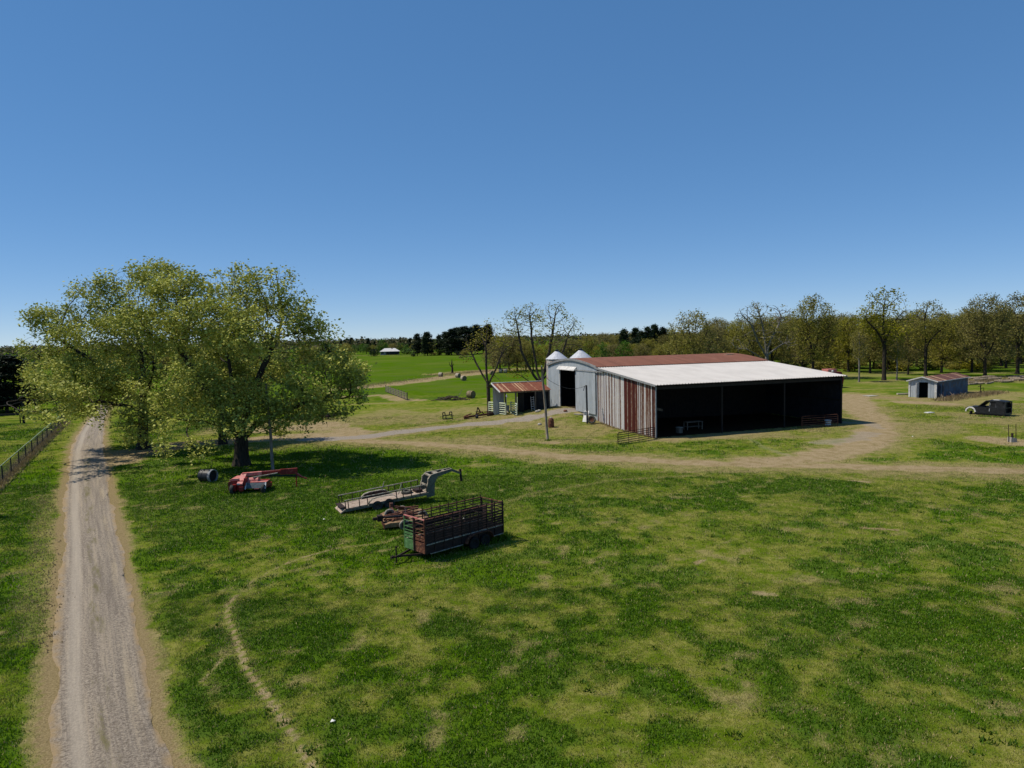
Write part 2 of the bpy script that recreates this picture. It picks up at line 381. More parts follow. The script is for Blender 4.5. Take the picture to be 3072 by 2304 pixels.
gx = spaced([(-110, -45, .9), (-45, 48, .3), (48, 130, .8)]); gx = np.concatenate([-geo(110, 7000, 2, 1.16)[::-1], gx, geo(130, 7000, 2, 1.16)])
gy = spaced([(-30, 12, 3), (12, 62, .3), (62, 135, .6), (135, 300, 2.2)]); gy = np.concatenate([gy, geo(300, 12000, 4, 1.08)])
XX, YY = np.meshgrid(gx, gy); X1 = XX.ravel(); Y1 = YY.ravel()
MK = masks(X1, Y1)
Z1 = terrain(X1, Y1)+MK['lush']*.04*(1-ss(60, 90, Y1))
nx = len(gx); ny = len(gy)
ii = (np.arange(ny-1)[:, None]*nx+np.arange(nx-1)[None, :]).ravel()
quads = np.stack([ii, ii+1, ii+nx+1, ii+nx], 1)
barn_dark_floor = MK['barn']*1.0
def ground_mat():
    t = NT('pasture'); v = t.n('ShaderNodeNewGeometry').outputs['Position']
    a = t.n('ShaderNodeSeparateColor', {0: t.n('ShaderNodeAttribute', attribute_name='cover').outputs[0]}).outputs
    b = t.n('ShaderNodeSeparateColor', {0: t.n('ShaderNodeAttribute', attribute_name='cover_b').outputs[0]}).outputs
    n1 = t.noise(v, .9, 6, .65); n2 = t.noise(v, 4.5, 5, .7); n3 = t.noise(v, 14, 4, .7); n4 = t.noise(v, .12, 4, .6)
    light = t.mix(t.ramp(n2, .3, .7), alb(120, 124, 44), alb(152, 148, 82))
    light = t.mix(t.ramp(n1, .35, .65), light, alb(92, 114, 20))
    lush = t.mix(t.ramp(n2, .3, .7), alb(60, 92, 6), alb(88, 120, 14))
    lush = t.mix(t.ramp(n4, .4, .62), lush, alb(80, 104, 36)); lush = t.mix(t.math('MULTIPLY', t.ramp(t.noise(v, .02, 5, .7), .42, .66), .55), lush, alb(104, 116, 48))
    f = t.ramp(t.math('ADD', b[0], t.math('MULTIPLY_ADD', n2, .9, -.45)), .05, .85)
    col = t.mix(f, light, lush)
    straw = t.mix(t.ramp(n3, .3, .7), alb(128, 118, 72), alb(168, 154, 108)); straw = t.mix(t.ramp(n1, .4, .7), straw, alb(112, 118, 54))
    col = t.mix(t.ramp(t.math('ADD', a[2], t.math('MULTIPLY_ADD', n3, .7, -.35)), .3, .8), col, straw)
    clay = t.mix(t.ramp(n3, .3, .7), alb(124, 108, 74), alb(164, 146, 108))
    col = t.mix(t.ramp(t.math('ADD', b[1], t.math('MULTIPLY_ADD', n3, .6, -.3)), .3, .75), col, clay)
    dirt = t.mix(t.ramp(n3, .3, .7), alb(142, 122, 92), alb(184, 166, 132)); dirt = t.mix(t.ramp(n1, .4, .7), dirt, alb(140, 124, 86))
    col = t.mix(t.ramp(t.math('ADD', a[0], t.math('ADD', t.math('MULTIPLY_ADD', n3, .8, -.4), t.math('MULTIPLY_ADD', n1, .9, -.45))), .25, .75), col, dirt)
    grav = t.mix(t.ramp(n3, .3, .7), alb(132, 122, 112), alb(174, 164, 150))
    col = t.mix(t.ramp(t.math('ADD', a[1], t.math('MULTIPLY_ADD', n3, .4, -.2)), .3, .7), col, grav)
    col = t.mix(b[2], col, alb(58, 48, 38))  # dirt floor of the barn, darkened to stand in for the shade inside
    h = t.math('ADD', t.math('MULTIPLY', n2, .6), t.math('MULTIPLY', n3, .5))
    return t.done(t.bsdf(col, 1, 0, .0, t.bump(h, .9, .12)))
gm = np_mesh('pasture', np.stack([X1, Y1, Z1], 1), quads, ground_mat(),
   {'cover': np.stack([MK['dirt'], MK['gravel'], MK['dry']], 1), 'cover_b': np.stack([MK['lush'], MK['clay'], barn_dark_floor], 1)}, smooth=True)
tag(obj('pasture', gm), kind='structure')

# gravel road: a sheet of its own with ragged edges, laid over the pasture
def road_mat():
    t = NT('gravel'); v = t.n('ShaderNodeNewGeometry').outputs['Position']; u = t.n('ShaderNodeSeparateXYZ', {0: t.uv()}).outputs
    n1 = t.noise(v, 12, 5, .75); n2 = t.noise(v, 1.1, 5, .6); n3 = t.noise(t.n('ShaderNodeMapping', {'Vector': t.uv(), 'Scale': (16, .12, 1)}).outputs[0], 1.0, 5, .7); n5 = t.noise(v, 30, 3, .8)
    col = t.mix(t.ramp(n1, .32, .68), alb(108, 97, 85), alb(184, 170, 150))
    col = t.mix(t.math('MULTIPLY', t.ramp(n3, .5, .64), .5), col, alb(184, 168, 144))
    col = t.mix(t.math('MULTIPLY', t.ramp(n3, .50, .36), .5), col, alb(116, 104, 92))
    col = t.mix(t.math('MULTIPLY', t.ramp(n5, .6, .7), .7), col, alb(206, 200, 190))
    col = t.mix(t.math('MULTIPLY', t.ramp(n5, .4, .3), .6), col, alb(70, 64, 60))
    # the worn wheel lines show paler, the crown carries thin grass
    def line(c, w): return t.ramp(t.math('ABSOLUTE', t.math('SUBTRACT', u[0], c)), w, w*.3)
    n6 = t.noise(t.n('ShaderNodeMapping', {'Vector': t.uv(), 'Scale': (1.2, .09, 1)}).outputs[0], 1.0, 4, .6)
    col = t.mix(t.math('MULTIPLY', t.math('MULTIPLY', line(t.math('MULTIPLY_ADD', n6, .06, .77), .07), t.ramp(t.math('ADD', n6, t.math('MULTIPLY_ADD', n1, .5, -.25)), .42, .66)), .6), col, alb(190, 172, 140))
    col = t.mix(t.math('MULTIPLY', line(.22, .12), .55), col, alb(186, 174, 156))
    gr = t.math('MULTIPLY', t.math('MULTIPLY', line(.50, .14), t.ramp(t.math('ADD', t.noise(t.n('ShaderNodeMapping', {'Vector': t.uv(), 'Scale': (5, .3, 1)}).outputs[0], 1.0, 5, .7), t.math('MULTIPLY', n1, .5)), .74, .92)), .75)
    col = t.mix(gr, col, alb(110, 104, 58))
    ed = t.math('MULTIPLY', t.ramp(t.math('ABSOLUTE', t.math('SUBTRACT', u[0], .5)), .40, .5), t.ramp(n2, .3, .6))
    col = t.mix(ed, col, alb(170, 146, 108))
    return t.done(t.bsdf(col, .95, 0, .15, t.bump(t.math('ADD', n1, n5), .8, .05)))
rv = []; rf = []; ruv = []; K = 16
cl = []; 
for i in range(len(ROADL)-1):
    n = max(2, int((ROADL[i+1]-ROADL[i]).length/.25))
    for k in range(n): cl.append((ROADL[i].lerp(ROADL[i+1], k/n), ROADR[i].lerp(ROADR[i+1], k/n)))
cum = 0
for j, (a, b) in enumerate(cl):
    if j: cum += ((a+b)/2-(cl[j-1][0]+cl[j-1][1])/2).length
    for k in range(K+1):
        t_ = k/K; p = a.lerp(b, t_); x = p.x; y = p.y
        if k in (0, K):
            x += (1 if k else -1)*(.05*float(fbm(np.array([y]), np.array([k*9.]), .45, 71, 4)[0]-.5)*4+.32*float(fbm(np.array([y]), np.array([k*5.]), 2.5, 75, 2)[0]-.5)*2)
        hz = .10*math.sin(math.pi*t_)+.012-.03*(math.exp(-((t_-.22)/.07)**2)+math.exp(-((t_-.80)/.07)**2))
        rv.append((x, y, tz(x, y)+hz)); ruv.append((t_, cum))
for j in range(len(cl)-1):
    for k in range(K): a0 = j*(K+1)+k; rf.append((a0, a0+1, a0+K+2, a0+K+1))
rb = MB().add(rv, rf, ruv)
tag(obj('gravel_road', rb, None, road_mat(), smooth=True), kind='structure')

# ------------------------------------------------------------------ grass, clover and straw: blades over the near pasture
rng = np.random.default_rng(7)
def blades(n, y0, y1, size, nb):
    y = np.sqrt(rng.random(n)*(y1**2-y0**2)+y0**2); x = (rng.random(n)*2-1)*(y*.8+13)
    m = masks(x, y)
    keep = (m['road'] > 1.0+.06*rng.random(n))&(~m['barn'])&(rng.random(n) > np.clip(m['dirt']+m['gravel']+m['clay']*.85, 0, 1)*1.05)
    keep &= ~((m['road'] <= 1.5)&(rng.random(n) < .4))
    x = x[keep]; y = y[keep]; lush = m['lush'][keep]; dry = m['dry'][keep]
    z = terrain(x, y)+lush*.03; n = len(x)
    L = np.repeat(lush, nb); D = np.repeat(dry, nb); N = n*nb
    h = size*(.62+.55*L)*(.6+.8*rng.random(N))*(1-.35*D)
    wd = size*(.16+.16*L)*(.7+.6*rng.random(N))
    px = np.repeat(x, nb)+rng.normal(0, size*.9, N); py = np.repeat(y, nb)+rng.normal(0, size*.9, N); pz = np.repeat(z, nb)
    an = rng.random(N)*2*np.pi; le = rng.random(N)*1.1; la = rng.random(N)*2*np.pi
    ca, sa = np.cos(an), np.sin(an)
    v = np.empty((N, 3, 3), np.float32)
    v[:, 0] = np.stack([px-ca*wd, py-sa*wd, pz-.02], 1); v[:, 1] = np.stack([px+ca*wd, py+sa*wd, pz-.02], 1)
    v[:, 2] = np.stack([px+np.cos(la)*le*h, py+np.sin(la)*le*h, pz+h*np.cos(le*.6)], 1)
    c_l = np.array(alb(120, 136, 34)[:3]); c_l2 = np.array(alb(166, 164, 82)[:3]); c_g = np.array(alb(54, 92, 6)[:3]); c_g2 = np.array(alb(100, 138, 18)[:3]); c_s = np.array(alb(176, 160, 112)[:3])
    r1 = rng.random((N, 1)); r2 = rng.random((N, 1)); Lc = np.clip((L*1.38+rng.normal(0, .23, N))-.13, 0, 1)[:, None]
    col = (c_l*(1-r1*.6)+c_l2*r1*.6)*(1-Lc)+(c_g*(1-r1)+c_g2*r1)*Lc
    s = (r2[:, 0] < np.clip(D*.75+.04+.17*(1-Lc[:, 0]), 0, 1))[:, None]; col = np.where(s, c_s*(.75+.5*r1), col)*(.8+.45*rng.random((N, 1)))
    return v.reshape(-1, 3), np.repeat(col, 3, 0)
va, ca_ = blades(135000, 13, 34, .08, 6)
vb, cb_ = blades(105000, 34, 62, .11, 5)
vc, cc_ = blades(70000, 62, 112, .15, 4)
V = np.concatenate([va, vb, vc]); Cc = np.concatenate([ca_, cb_, cc_])
def blade_mat():
    t = NT('grass_blades'); col = t.n('ShaderNodeAttribute', attribute_name='tint').outputs[0]
    d = t.bsdf(col, .55, 0, .22); tr = t.n('ShaderNodeBsdfTranslucent', {'Color': col}).outputs[0]
    return t.done(t.n('ShaderNodeMixShader', {0: .25, 1: d, 2: tr}).outputs[0])
BLADE = blade_mat()
tag(obj('grass', np_mesh('grass', V, np.arange(len(V), dtype=np.int32).reshape(-1, 3), BLADE, {'tint': Cc})), kind='stuff')
# ------------------------------------------------------------------ trees
def colonize(rs, att, trunk, step, kill, maxit=140, jit=.18, up=.04, cap=6000, stems=()):
    nodes = [np.array(p, float) for p in trunk]; par = [-1]+list(range(len(trunk)-1))
    for fork, pts in stems:             # limbs that leave the trunk at its node number fork
        last = fork; a = nodes[fork]
        for q in pts:
            q = np.array(q, float); n = max(1, int(np.linalg.norm(q-a)/step+.5))
            for k in range(n):
                nodes.append(a+(q-a)*(k+1)/n+rs.normal(0, .15*step, 3)); par.append(last); last = len(nodes)-1
            a = q
    A = np.asarray(att, float); best = np.full(len(A), 1e9); bi = np.zeros(len(A), int); new = list(range(len(nodes)))
    for it in range(maxit):
        if len(A) == 0 or len(nodes) > cap or not new: break
        NP = np.array([nodes[i] for i in new])
        d = np.linalg.norm(A[:, None, :]-NP[None], axis=2); k = d.argmin(1); dm = d[np.arange(len(A)), k]
        b = dm < best; best[b] = dm[b]; bi[b] = np.array(new)[k[b]]
        al = best > kill; A = A[al]; best = best[al]; bi = bi[al]
        if len(A) == 0: break
        acc = {}
        for i in range(len(A)):
            n = int(bi[i]); v = (A[i]-nodes[n])/best[i]
            acc[n] = acc.get(n, 0)+v
        new = []
        for n, v in acc.items():
            v = v+np.array([0, 0, up]); l = np.linalg.norm(v)
            if l < .25: v = v+rs.normal(0, .5, 3); l = np.linalg.norm(v)
            v = v/l+rs.normal(0, jit, 3); v /= np.linalg.norm(v)
            if par[n] >= 0:
                pd = nodes[n]-nodes[par[n]]; pd /= max(1e-6, np.linalg.norm(pd)); v = v*.75+pd*.25; v /= np.linalg.norm(v)
            q = nodes[n]+v*step
            if q[2] < .5: continue
            nodes.append(q); par.append(n); new.append(len(nodes)-1)
    return np.array(nodes), par
def limbs(nodes, par, r0, tip, flare=1.5, minr=0.0, fine=True):
    n = len(nodes); ch = [[] for _ in range(n)]
    for i in range(1, n): ch[par[i]].append(i)
    tips = np.zeros(n)
    for i in range(n-1, -1, -1): tips[i] = 1 if not ch[i] else sum(tips[c] for c in ch[i])
    ex = math.log(max(2, tips[0]))/math.log(r0/tip)
    rad = tip*tips**(1/ex)
    b = MB(); st = [(0, -1)]
    while st:
        s, p = st.pop(); pts = []; rr = []
        if p >= 0: pts.append(nodes[p]); rr.append(min(rad[p], rad[s]*1.25))
        c = s
        while True:
            pts.append(nodes[c]); rr.append(rad[c])
            if not ch[c]: break
            o = sorted(ch[c], key=lambda k: -tips[k])
            for k in o[1:]: st.append((k, c))
            c = o[0]
        if len(pts) < 2 or max(rr) < minr: continue
        sm = [np.array(q) for q in pts]
        for _ in range(2):
            for i in range(1, len(sm)-1): sm[i] = sm[i]*.5+(sm[i-1]+sm[i+1])*.25
        if p < 0:
            rr = [r*(1+(flare-1)*math.exp(-max(0, q[2])/.55)) for r, q in zip(rr, sm)]
        rr[-1] *= .4
        m = max(rr); b.tube([Vector(q) for q in sm], rr, 9 if m > .2 else (5 if m > .06 else 3), cap=False)
    return b, rad, ch
def sprays(rs, cen, size, spread, k, flat=.0, aspect=.6):
    """k leaves round each centre, every leaf a small four-cornered face of its own"""
    C = np.repeat(cen, k, 0); n = len(C)
    C = C+rs.normal(0, spread, (n, 3))*np.array([1, 1, .8])
    a = rs.normal(0, 1, (n, 3))*np.array([1, 1, .55]); a /= np.linalg.norm(a, axis=1)[:, None]
    b = rs.normal(0, 1, (n, 3)); b[:, 2] *= .55; b -= a*(a*b).sum(1)[:, None]; b /= np.linalg.norm(b, axis=1)[:, None]
    s = (size*(.6+.8*rs.random(n)))[:, None]
    v = np.stack([C-a*s, C+b*s*aspect-a*s*.1, C+a*s, C-b*s*aspect-a*s*.1], 1)
    return v.reshape(-1, 3), np.arange(4*n).reshape(-1, 4)
def in_blobs(rs, blobs, n, shell=2.0):
    vol = np.array([b[3]*b[4]*b[5] for b in blobs]); pk = rs.choice(len(blobs), n, p=vol/vol.sum())
    B = np.array(blobs)[pk]; d = rs.normal(0, 1, (n, 3)); d /= np.linalg.norm(d, axis=1)[:, None]
    return B[:, :3]+d*(rs.random((n, 1))**(1/shell/1.5))*B[:, 3:6]
def make_oak(seed, blobs, trunk, step, kill, natt, r0, tip, leaf_r, k, size, spread, shell=2.0, jit=.18, up=.04, leaf_keep=1.0, minr=0.0, aspect=.6, bare_below=None, fill=True, reach=1.5, cap=6000, holes=2.0, clump=1.0, stems=()):
    rs = np.random.default_rng(seed)
    att = in_blobs(rs, blobs, natt, shell)
    nodes, par = colonize(rs, att, trunk, step, kill, jit=jit, up=up, cap=cap, stems=stems)
    b, rad, ch = limbs(nodes, par, r0, tip, minr=minr)
    ok = (rad < leaf_r)&(np.arange(len(rad)) >= len(trunk)); 
    if leaf_keep < 1: 
        cl = fbm(nodes[:, 0]+nodes[:, 2]*.7, nodes[:, 1]+nodes[:, 2]*.4, holes, seed % 50, 3); ok &= cl+rs.normal(0, .05, len(cl)) < np.quantile(cl, leaf_keep)
    if bare_below is not None: ok &= nodes[:, 2] > bare_below
    cen = nodes[ok]
    if fill:
        ac = att
        if leaf_keep < 1:
            ca = fbm(ac[:, 0]+ac[:, 2]*.7, ac[:, 1]+ac[:, 2]*.4, holes, seed % 50, 3); ac = ac[ca < np.quantile(ca, leaf_keep)]
        # only where a twig is near enough to carry them
        near = np.array([np.min(np.sum((nodes-q)**2, 1)) for q in ac]); cen = np.concatenate([cen, ac[near < reach**2]])
    if clump < 1: cen = cen[rs.random(len(cen)) < clump]
    v, f = sprays(rs, cen, size, spread, k, aspect=aspect)
    return b, v, f
def plant(name, label, cat, trunkmesh, crownmesh, loc, rz=0, sc=1, group=None):
    s3 = sc if hasattr(sc, '__len__') else (sc, sc, sc)
    t = thing(name, label, cat, (0, 0, 0), 0, group, M=Matrix.Translation(loc) @ Matrix.Rotation(rz, 4, 'Z') @ Matrix.Diagonal((*s3, 1)))
    if trunkmesh: obj('trunk', trunkmesh, t)
    if crownmesh: obj('crown', crownmesh, t)
    return t
BARK = bark('oak_bark', alb(62, 54, 46), alb(96, 86, 74)); BARKD = bark('dark_bark', alb(44, 39, 34), alb(74, 67, 58)); BARKG = bark('grey_bark', alb(92, 86, 78), alb(150, 144, 136))
L_SPRING = leaf('spring_oak_leaf', alb(186, 190, 78), alb(128, 142, 46), alb(224, 216, 126), .0, .2, .5, 0)
L_OLIVE = leaf('olive_oak_leaf', alb(146, 140, 46), alb(116, 118, 38), alb(166, 154, 76), .25, .36, .25)
L_BROWN = leaf('bronze_oak_leaf', alb(146, 138, 64), alb(126, 122, 54), alb(164, 150, 88), .25, .34, .25)
L_GREEN = leaf('fresh_green_leaf', alb(84, 118, 34), alb(66, 100, 28), alb(110, 140, 50), .2, .35, .3)
L_PINE = leaf('pine_needle', alb(38, 54, 30), alb(28, 42, 26), alb(52, 68, 36), .3, .1, .4)
L_FAR = leaf('far_leaf', alb(118, 112, 58), alb(104, 92, 60), alb(92, 110, 58), .5, .25, .05)

# the two great oaks by the gravel road, each crown from the masses of leaves the photo shows
def blobs_px(base, d, lst, seed):
    """(pixel x, pixel y, half width, half height, metres nearer(-)/farther(+)) -> ellipsoids in metres round the trunk base"""
    out = []; g = base
    for px, py, rx, ry, dy in lst:
        p = at(px, py, g.y+dy); k = (g.y+dy)/FPX
        out.append((p.x-g.x, p.y-g.y, p.z-g.z, rx*k, (rx+ry)*.42*k, ry*k))
    return out
def trunk_line(pts): return [np.array(p, float) for p in pts]
gB = G(725, 1396); gA = G(430, 1346); gC = G(668, 1332)
kB = gB.y/FPX
BB = blobs_px(gB, gB.y, [(560, 880, 120, 75, -1), (700, 850, 95, 60, 2), (800, 870, 110, 80, 0), (640, 960, 140, 80, -4), (860, 960, 110, 80, -1), (500, 990, 100, 70, -3), (940, 1010, 85, 70, 1), (760, 1000, 110, 80, -5),
   (1010, 1120, 90, 70, -2), (1050, 1190, 55, 55, -2), (900, 1100, 110, 70, 3), (760, 1110, 120, 70, 6), (640, 1080, 110, 70, 5), (930, 1220, 100, 40, 1), (1010, 1262, 55, 28, -1), (830, 1270, 55, 40, -3),
   (560, 1130, 90, 60, -5), (600, 1200, 80, 45, 4), (540, 1290, 60, 40, -5), (600, 1345, 55, 32, -7), (460, 1360, 60, 26, -9), (730, 930, 90, 60, 5), (580, 1000, 90, 60, 5), (700, 1180, 90, 50, -4), (820, 1180, 100, 50, -3), (880, 1290, 60, 30, 2), (660, 1280, 60, 30, -5), (520, 1210, 70, 50, -2), (960, 1150, 110, 75, -3), (1010, 1205, 90, 50, 0), (880, 1235, 95, 40, -4), (1040, 1120, 70, 60, 2), (640, 1235, 90, 45, -5), (765, 1245, 90, 42, -4), (700, 1290, 60, 26, -6), (420, 960, 80, 70, -2)], 1)
BB[-1] = BB[-1]
b, v, f = make_oak(11, BB, trunk_line([(0, 0, 0), (.05, 0, .8), (.0, .05, 1.6), (.1, 0, 2.4), (.05, .1, 3.2), (-.1, .1, 4.0)]), .5, .62, 7000, .66, .013, .07, 26, .145, .38, shell=2.4, leaf_keep=.64, holes=2.2, clump=.33, reach=1.1, cap=11000, stems=((3, [(-1.2, -.6, 5.2), (-3.2, -1.2, 8.6), (-5.2, -1.6, 12.2)]), (5, [(-.6, .6, 7.2), (-1.2, .6, 11.5)]), (4, [(1.0, -.4, 6.2), (2.8, -1.2, 9.4), (4.4, -1, 12.6)]), (3, [(1.8, .2, 4.4), (5, .4, 5.6), (8.2, .4, 6.6), (10.2, .2, 6.4)]), (4, [(-2.2, -1.8, 4.6), (-4.6, -3.2, 5.0)]), (4, [(.6, 2.2, 6.4), (1.4, 4.6, 9.6)])))
plant('oak_tree', 'great spreading oak with yellow green leaves, thick dark trunk just behind the red mower', 'tree', b.mesh('oak_trunk', BARKD, True), np_mesh('oak_crown', v, f, L_SPRING), gB)
BA = blobs_px(gA, gA.y, [(170, 965, 85, 60, 0), (290, 910, 95, 75, 1), (400, 870, 110, 75, 0), (480, 830, 70, 45, 3), (120, 950, 45, 40, -1), (330, 1000, 110, 70, -4), (440, 990, 100, 80, 2), (200, 1060, 70, 50, 3),
   (150, 1140, 85, 65, -8), (140, 1210, 70, 55, -15), (215, 1180, 70, 45, -12), (250, 1130, 100, 70, 0), (350, 1120, 90, 70, -4), (430, 1100, 80, 70, 4), (260, 1215, 95, 32, -3), (160, 1262, 60, 26, -17), (110, 1240, 40, 30, -19), (340, 1255, 60, 28, -5), (470, 1210, 60, 50, 2), (400, 1320, 50, 20, -6), (330, 1180, 80, 40, 2), (90, 1060, 45, 50, -1), (220, 990, 70, 50, -4), (510, 1120, 60, 60, 0), (110, 1160, 45, 60, -12), (400, 1190, 70, 45, -12), (320, 1225, 60, 32, -15), (430, 1255, 75, 42, -4), (370, 1290, 50, 22, -5)], 2)
b, v, f = make_oak(23, BA, trunk_line([(0, 0, 0), (.05, 0, .9), (.0, .05, 1.8), (.1, 0, 2.7), (.2, .1, 3.6), (.2, .1, 4.5), (.1, 0, 5.4)]), .55, .7, 6500, .56, .013, .07, 26, .152, .42, shell=2.4, leaf_keep=.58, holes=2.2, clump=.33, reach=1.2, cap=11000, stems=((5, [(-2.0, -1.6, 5.6), (-5.5, -5, 6.4), (-8.5, -10, 6.6)]), (6, [(-2.2, 0, 7.8), (-6, .4, 10.8), (-9.4, 0, 13.2)]), (6, [(.4, .2, 9), (0, .4, 13.5)]), (6, [(1.8, -1, 7.6), (3, -2, 11)])))
plant('oak_tree', 'wide oak whose left branches reach over the gravel road and the pipe fence', 'tree', b.mesh('oak_trunk', BARKD, True), np_mesh('oak_crown', v, f, L_SPRING), gA)
BCc = blobs_px(gC, gC.y, [(640, 1120, 90, 90, 0), (720, 1150, 70, 70, 2), (560, 1180, 70, 60, 2), (680, 1020, 90, 70, 2)], 3)
b, v, f = make_oak(31, BCc, trunk_line([(0, 0, 0), (0, 0, 1), (.1, 0, 2), (.0, 0, 3), (-.1, 0, 4)]), .7, 1.2, 1100, .42, .014, .075, 10, .16, .45, leaf_keep=.9)
plant('oak_tree', 'shaded oak with a slimmer trunk, half hidden behind the great spreading oak', 'tree', b.mesh('oak_trunk', BARKD, True), np_mesh('oak_crown', v, f, L_SPRING), gC)

# the oaks of the far lines, drawn 20 m tall about the origin and scaled where they stand
def proto(seed, blobs, trunk, leafmat, barkmat, **kw):
    d = dict(step=.75, kill=1.1, natt=1400, r0=.42, tip=.035, leaf_r=.13, k=11, size=.215, spread=.5, shell=2.4, leaf_keep=.72, cap=4000, clump=.42, aspect=.6); d.update(kw)
    b, v, f = make_oak(seed, blobs, trunk_line(trunk), **d)
    return b.mesh('oak_trunk', barkmat, True), np_mesh('oak_crown', v, f, leafmat)
T7 = [(0, 0, -.3), (0.05, 0, 1.2), (.1, .05, 2.4), (.05, .1, 3.6), (.15, .05, 4.8), (.1, 0, 6)]
O_BROAD = proto(101, [(0, 0, 15, 6, 6, 4.2), (-5, 1, 11, 4.5, 4.5, 3), (5, -1, 11.5, 4.5, 4.5, 3.2), (0, 4, 11, 4, 4, 3), (1, -4, 12, 4, 4, 3), (0, 0, 18, 3.5, 3.5, 2), (-3.5, -3, 7, 3, 3, 1.8), (4, 3, 7.4, 3, 3, 1.8), (-2, -4, 5.2, 3, 3, 1.5), (3.4, -3, 5, 3, 3, 1.5), (0, 4.5, 5.4, 3, 3, 1.5), (-5, 1, 5.6, 2.6, 2.6, 1.4)], T7, L_OLIVE, BARKD, natt=2000, stems=((4, [(-1.6, .3, 7), (-3.6, .6, 10.5)]), (5, [(1.6, -.5, 8), (3.4, -.8, 11.5)]), (5, [(-.2, 1.2, 9), (-.4, 1.8, 13)]), (3, [(2.2, 1.2, 5.6), (4.6, 2, 7)])))
O_TALL = proto(102, [(0, 0, 17.5, 4, 4, 2.6), (-4, 0, 14, 3.4, 3.4, 2.2), (4.2, 0, 13.5, 3.4, 3.4, 2.4), (0, 3, 12.5, 3.4, 3.4, 2.5), (-1, -3, 10.5, 3.4, 3.4, 2), (2, 1, 9, 3, 3, 1.6)], T7+[(0, .1, 7.2), (.2, 0, 8.4)], L_OLIVE, BARKD, natt=1400, leaf_keep=.6, k=8, stems=((6, [(-1.4, 0, 10), (-4.4, .3, 12.4), (-6.4, 0, 13.6)]), (7, [(1.4, -.2, 11), (4.0, 0, 13.6)]), (7, [(.2, .6, 11.5), (.4, .6, 15.5)]), (5, [(2.4, .8, 7.2), (4.2, 1, 8.2)])))
O_BARE = proto(108, [(0, 0, 17, 3, 3, 2.4), (-3.6, 0, 14.6, 3, 3, 2), (4, 0, 15, 3.2, 3, 2.2), (5.6, .5, 12.4, 2.6, 2.6, 1.8), (-1, -2.6, 12, 3, 3, 2), (-3, 1, 6.5, 2.4, 2, 1.2)], T7, L_BROWN, BARK, natt=1100, kill=.95, leaf_keep=.4, k=3, size=.18, r0=.42, tip=.03, stems=((5, [(-1.6, 0, 8.6), (-3.6, 0, 12.5)]), (5, [(1.8, .2, 8.6), (4.2, .2, 12.6)]), (5, [(.3, .4, 10), (.2, .6, 15)])))
O_OPEN = proto(103, [(-4.4, 0, 15.5, 3.0, 3.4, 3.4), (-1, 2, 17.5, 2.6, 3.2, 2.6), (2.6, -1, 17.6, 3.0, 3.2, 2.6), (5.6, 0, 14.5, 2.8, 3, 3.0), (-7, 0, 12.2, 2.0, 2.6, 1.8), (1, -3, 14, 3, 3, 3), (7.6, 1, 10.5, 2.4, 2, 1.6), (-4, 1, 5, 2.6, 2.6, 1.6)], T7[:3], L_OLIVE, BARK, natt=1700, kill=.9, leaf_keep=.45, k=5, size=.19, spread=.4, jit=.12, up=.12, r0=.55, tip=.03, stems=((2, [(-1.6, .3, 4.6), (-3.4, 0, 9), (-4.2, 0, 14)]), (2, [(-.5, .6, 5.5), (-1.2, 1, 11), (-1.4, 1.6, 15.5)]), (2, [(.8, -.4, 5), (2, -.8, 10), (2.8, -1, 15.5)]), (2, [(1.8, 0, 4.4), (4.4, 0, 8.4), (5.8, 0, 13)]), (1, [(-2, .4, 2.6), (-4, .8, 4.6)])))
O_DEAD = proto(104, [(-5, 0, 16, 3.4, 3, 2.8), (-1, 1, 17.5, 3, 3, 2.2), (4, 0, 16, 3.2, 3, 2.6), (-6.5, 0, 9.5, 3, 2.6, 2.4), (6, 0, 9.5, 3.4, 2.6, 2.2), (0, -2, 12, 3, 3, 3)], T7, L_OLIVE, BARKG, natt=1100, kill=1.0, leaf_keep=.36, k=5, stems=((4, [(-2.4, 0, 6.4), (-5.6, 0, 8.2), (-7, .3, 8)]), (5, [(2.6, .2, 8), (5.8, 0, 9.4), (7.4, 0, 8.8)]), (5, [(-1.6, .2, 9), (-3.6, 0, 13.4)]), (5, [(.8, 0, 9.5), (2.8, -.2, 13), (4, 0, 16)]), (5, [(-.2, .4, 10), (-.8, .6, 15)])), size=.2, spread=.4, jit=.26, tip=.05)
O_BRONZE = proto(105, [(0, 0, 14, 6, 6, 4.4), (-4, 1, 10, 4.5, 4.5, 3), (4.4, -1, 10, 4.5, 4.5, 3), (0, 0, 17.5, 4, 4, 2.2), (0, -4, 8, 4, 4, 2.4), (-4, 2, 6, 3, 3, 2), (4, 1, 6, 3.2, 3.2, 2), (-2.5, -3.5, 4.4, 3, 3, 1.6), (3, -3, 4.4, 3, 3, 1.6), (0, 4, 4.6, 3, 3, 1.6)], T7[:5], L_BROWN, BARKD, natt=1700)
O_YOUNG = proto(106, [(0, 0, 15, 3, 3, 4), (1, 1, 11, 2.8, 2.8, 2.6), (-1.4, -1, 10, 2.6, 2.6, 2.4)], T7, L_OLIVE, BARKG, natt=600, r0=.3, k=9, size=.22)
O_GREEN = proto(107, [(0, 0, 11, 6, 6, 6), (-3, 1, 7, 5, 5, 4), (3.4, -1, 7, 5, 5, 4), (0, 0, 16, 3.5, 3.5, 3)], T7[:4], L_GREEN, BARKD, natt=900, k=7, size=.34)
